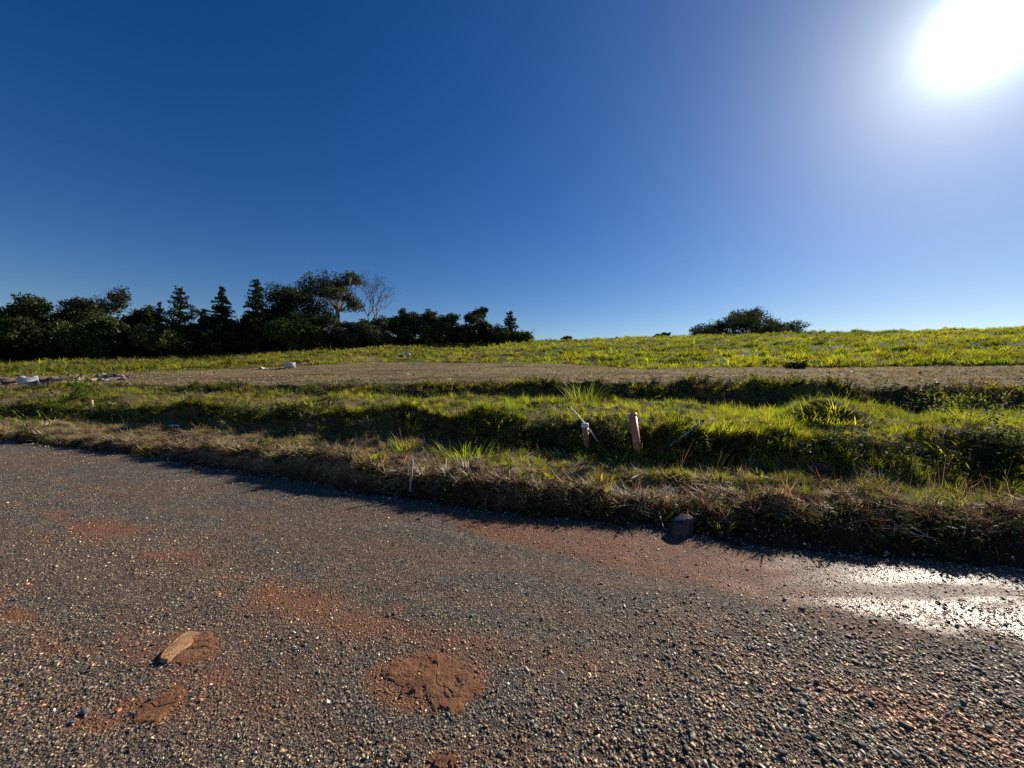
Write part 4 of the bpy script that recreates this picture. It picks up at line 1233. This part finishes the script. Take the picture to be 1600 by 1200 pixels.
def palm(root, H, rng):
    tmb = MB(); tmb.tube(np.array([[0, 0, -.8], [.15, 0, H * .5], [.1, 0, H * .8]]), [.2, .16, .15], 8)
    LV = []
    for i in range(22):
        a = rng.uniform(0, 6.28); el = rng.uniform(-.3, 1.3); L = H * .24
        d = np.array([math.cos(a), math.sin(a), 0]); side = np.array([-d[1], d[0], 0])
        q = np.linspace(0, 1, 14)
        C = np.array([.1, 0, H * .8]) + d * (L * q * math.cos(el))[:, None] + np.array([0, 0, 1.0]) * (L * (q * math.sin(el) - .55 * q ** 2))[:, None]
        tmb.tube(C[::4], .02, 3, False)
        for s in (-1, 1):
            tip = C + side * s * (.55 * (1.1 - q))[:, None] + d * .25 + np.array([0, 0, -.3])
            V = np.stack([C - d * .05, C + d * .05, tip + d * .02, tip - d * .02], 1); LV.append(V.reshape(-1, 3))
    V = np.concatenate(LV)
    finish_tree(root, tmb, V, np.repeat(np.array([[.05, .07, .025]]), len(V), 0), M_BARK)

def plant_tree(name, label, u, vtop, depth, kind, group, seed, width_px=None, **kw):
    if group == TL: depth -= float(np.interp(u, [250, 520], [8, 0]))
    d = ray(u, vtop); x = d[0] * depth; zt = CAMZ + d[2] * depth
    zg = float(terrain(np.array([x]), np.array([depth]))[0])
    H = zt - zg; sc = depth / FPX
    root = empty(name, (x, depth, zg)); rng = np.random.default_rng(seed)
    if kind == 'b': broadleaf(root, H, width_px * .5 * sc, kw.pop('base', .2), rng, **kw)
    elif kind == 'c': conifer(root, H, width_px * .5 * sc, rng, **kw)
    elif kind == 'x': bare(root, H, kw.pop('spread', .42), rng, kw.pop('bark', M_BARK), **kw)
    elif kind == 'p': palm(root, H, rng)
    return tag(root, label, 'tree', group)

TL = 'trees of the left tree line'
G1, G2, G3, G4 = (0.045, 0.062, 0.020), (0.035, 0.045, 0.020), (0.06, 0.08, 0.024), (0.06, 0.066, 0.045)
T = plant_tree
T('broadleaf_tree', 'upright olive-green leafy tree at the left end of the tree line', 31, 451, 64, 'b', TL, 1, 62, base=.15, col=G3, nl=16, lump=.5, leaves=6500, shape=1.6)
T('broadleaf_tree', 'wide flat-topped dark tree second from the left end', 92, 457, 67, 'b', TL, 2, 104, base=.15, col=G2, nl=18, lump=.42, leaves=7000, flat=.6)
T('broadleaf_tree', 'tall open-crowned tree rising behind the flat-topped dark tree', 152, 437, 72, 'b', TL, 3, 88, base=.22, col=G2, nl=15, lump=.36, leaves=5200, leaf=.34)
T('broadleaf_tree', 'dark tree with drooping limbs in front of the tall open-crowned tree', 142, 488, 63, 'b', TL, 4, 84, base=.05, col=G1, nl=16, lump=.42, leaves=6500)
T('broadleaf_tree', 'rounded dark tree left of the small dark spruce', 206, 470, 67, 'b', TL, 5, 72, base=.1, col=G2, nl=14, lump=.45, leaves=6000)
T('conifer_tree', 'small pointed dark spruce, shortest of the conifers', 249, 470, 66, 'c', TL, 6, 40, layers=12, leaves=2600, droop=.2)
T('conifer_tree', 'spruce with upswept layered branches, leftmost of the tall conifers', 281, 447, 66, 'c', TL, 7, 88, layers=13, leaves=6000, droop=.25, curlup=.35, leaf=.32)
T('broadleaf_tree', 'low rounded dark tree under the leftmost tall conifer', 255, 500, 64, 'b', TL, 8, 76, base=.05, col=G1, nl=14, lump=.45, leaves=6500)
T('palm_tree', 'small palm between the two left tall conifers', 313, 474, 69, 'p', TL, 9)
T('conifer_tree', 'broad conical dark conifer, middle of the three tall conifers', 347, 446, 66, 'c', TL, 10, 76, layers=18, leaves=8000, droop=.1, leaf=.34)
T('conifer_tree', 'low wide cedar with flat layers under the middle tall conifer', 325, 492, 65, 'c', TL, 11, 90, layers=9, leaves=6000, droop=.12, taper=.55, leaf=.34)
T('conifer_tree', 'slender columnar conifer, tallest and rightmost of the tall conifers', 400, 435, 66, 'c', TL, 12, 56, layers=22, leaves=8000, droop=.05, taper=.55, leaf=.32)
T('broadleaf_tree', 'dark leafy tree between the middle and the tallest conifer', 374, 488, 68, 'b', TL, 31, 60, base=.05, col=G1, nl=14, lump=.45, leaves=6000)
T('broadleaf_tree', 'dark leafy tree behind the small palm', 318, 490, 72, 'b', TL, 32, 60, base=.05, col=G2, nl=14, lump=.45, leaves=5500)
T('broadleaf_tree', 'dark leafy tree just left of the big dome-crowned tree', 425, 468, 70, 'b', TL, 13, 60, base=.1, col=G2, nl=14, lump=.45, leaves=5600)
T('broadleaf_tree', 'big dome-crowned tree with the densest crown, left of the tall open tree', 478, 410, 73, 'b', TL, 14, 120, base=.24, col=G2, nl=18, lump=.38, leaves=7600, leaf=.34)
T('broadleaf_tree', 'tallest tree, open crown with pale bare limbs against the sky', 534, 417, 72, 'b', TL, 15, 96, base=.40, col=(0.05, 0.056, 0.030), nl=20, lump=.29, leaves=4200, leaf=.34, bark=M_PALE_BARK, trunk_r=.22)
T('bare_tree', 'leafless tree with fan of bare branches, right of the tallest tree', 576, 447, 70, 'x', TL, 16, spread=.54, levels=7, bark=M_GREY_BARK)
T('bare_tree', 'leafless pale-limbed tree among the crowns below the tallest tree', 522, 452, 69, 'x', TL, 17, spread=.35, levels=5, bark=M_GREY_BARK)
T('broadleaf_tree', 'shadowed lower tree in front of the big dome-crowned tree', 452, 482, 66, 'b', TL, 18, 84, base=.04, col=G1, nl=15, lump=.45, leaves=6600)
T('broadleaf_tree', 'upright lighter green tree in front of the big dome-crowned tree', 500, 485, 65, 'b', TL, 19, 46, base=.04, col=G3, nl=14, lump=.5, leaves=5200, shape=1.6)
T('broadleaf_tree', 'greyish round bushy tree below the tallest tree', 545, 496, 66, 'b', TL, 20, 58, base=.03, col=G4, nl=14, lump=.45, leaves=5600)
T('broadleaf_tree', 'greyish round bushy tree below the leafless fan tree', 586, 490, 67, 'b', TL, 21, 58, base=.03, col=G4, nl=14, lump=.45, leaves=5200)
T('broadleaf_tree', 'broad dark tree, first right of the gap after the leafless tree', 628, 481, 71, 'b', TL, 22, 50, base=.05, col=G1, nl=14, lump=.45, leaves=5200)
T('broadleaf_tree', 'rounded twin-topped tree, second right of the leafless fan tree', 664, 482, 71, 'b', TL, 23, 50, base=.05, col=G1, nl=13, lump=.5, leaves=5400)
T('broadleaf_tree', 'egg-shaped dense dark tree left of the open pine', 699, 485, 71, 'b', TL, 24, 46, base=.04, col=G2, nl=13, lump=.5, leaves=5200, shape=.8)
T('pine_tree', 'open-crowned pine, taller of the two pines at the right end', 748, 473, 73, 'b', TL, 25, 52, base=.2, col=G2, nl=13, lump=.36, leaves=3200, shape=.7)
T('broadleaf_tree', 'low dark bushy tree at the foot of the taller pine, left side', 728, 505, 71, 'b', TL, 26, 42, base=.03, col=G1, nl=11, lump=.5, leaves=4200)
T('broadleaf_tree', 'low dark bushy tree between the two pines', 774, 510, 71, 'b', TL, 27, 46, base=.03, col=G2, nl=11, lump=.5, leaves=4200)
T('pine_tree', 'narrow pine, shorter of the two pines at the right end', 797, 486, 74, 'c', TL, 28, 38, layers=12, leaves=2600, droop=.05, taper=.6, leaf=.34, base=.2)
T('broadleaf_tree', 'low sloping bush ending the tree line at the right', 812, 519, 74, 'b', TL, 29, 36, base=.03, col=G1, nl=9, lump=.5, leaves=2600)
T('bare_tree', 'tiny leafless shrub just past the right end of the tree line', 834, 523, 74, 'x', TL, 30, spread=.5, levels=4)
T('broadleaf_tree', 'dark tree cut off by the left edge of the picture', -34, 466, 66, 'b', TL, 50, 84, base=.1, col=G2, nl=14, lump=.45, leaves=5500)

# hilltop trees on the right, standing behind the crest
HG = 'trees behind the hilltop'
GH = (0.05, 0.062, 0.034)
T('broadleaf_tree', 'wide umbrella-crowned tree on the hilltop', 1174, 474, 90, 'b', HG, 71, 112, base=.16, col=GH, nl=26, lump=.29, leaves=8000, leaf=.36, flat=.8, shape=1.0)
T('broadleaf_tree', 'low sloping tree at the left of the hilltop umbrella tree', 1122, 499, 90, 'b', HG, 72, 84, base=.15, col=GH, nl=14, lump=.32, leaves=5000, leaf=.36, flat=.6)
T('broadleaf_tree', 'low spreading tree at the right of the hilltop umbrella tree', 1228, 497, 90, 'b', HG, 73, 98, base=.15, col=GH, nl=18, lump=.28, leaves=4200, leaf=.36, flat=.55)
T('shrub', 'dark rounded shrub on the crest left of the hilltop trees', 1034, 526, 77, 'b', HG, 74, 24, base=.02, col=GH, nl=9, lump=.5, leaves=1500)
T('shrub', 'tiny shrub on the crest right of the tree line', 886, 527, 78, 'b', HG, 75, 14, base=.02, col=GH, nl=7, lump=.5, leaves=700)
p = hit(1238, 576)
T('shrub', 'dark low bush at the foot of the pasture on the right', 1243, 569, p.y, 'b', 'bushes on the field', 76, 26, base=.0, col=(.09, .11, .04), nl=9, lump=.5, leaves=1800, leaf=.12)

# undergrowth: dark mass at the foot of the tree line
rngu = np.random.default_rng(5)
n = 3800
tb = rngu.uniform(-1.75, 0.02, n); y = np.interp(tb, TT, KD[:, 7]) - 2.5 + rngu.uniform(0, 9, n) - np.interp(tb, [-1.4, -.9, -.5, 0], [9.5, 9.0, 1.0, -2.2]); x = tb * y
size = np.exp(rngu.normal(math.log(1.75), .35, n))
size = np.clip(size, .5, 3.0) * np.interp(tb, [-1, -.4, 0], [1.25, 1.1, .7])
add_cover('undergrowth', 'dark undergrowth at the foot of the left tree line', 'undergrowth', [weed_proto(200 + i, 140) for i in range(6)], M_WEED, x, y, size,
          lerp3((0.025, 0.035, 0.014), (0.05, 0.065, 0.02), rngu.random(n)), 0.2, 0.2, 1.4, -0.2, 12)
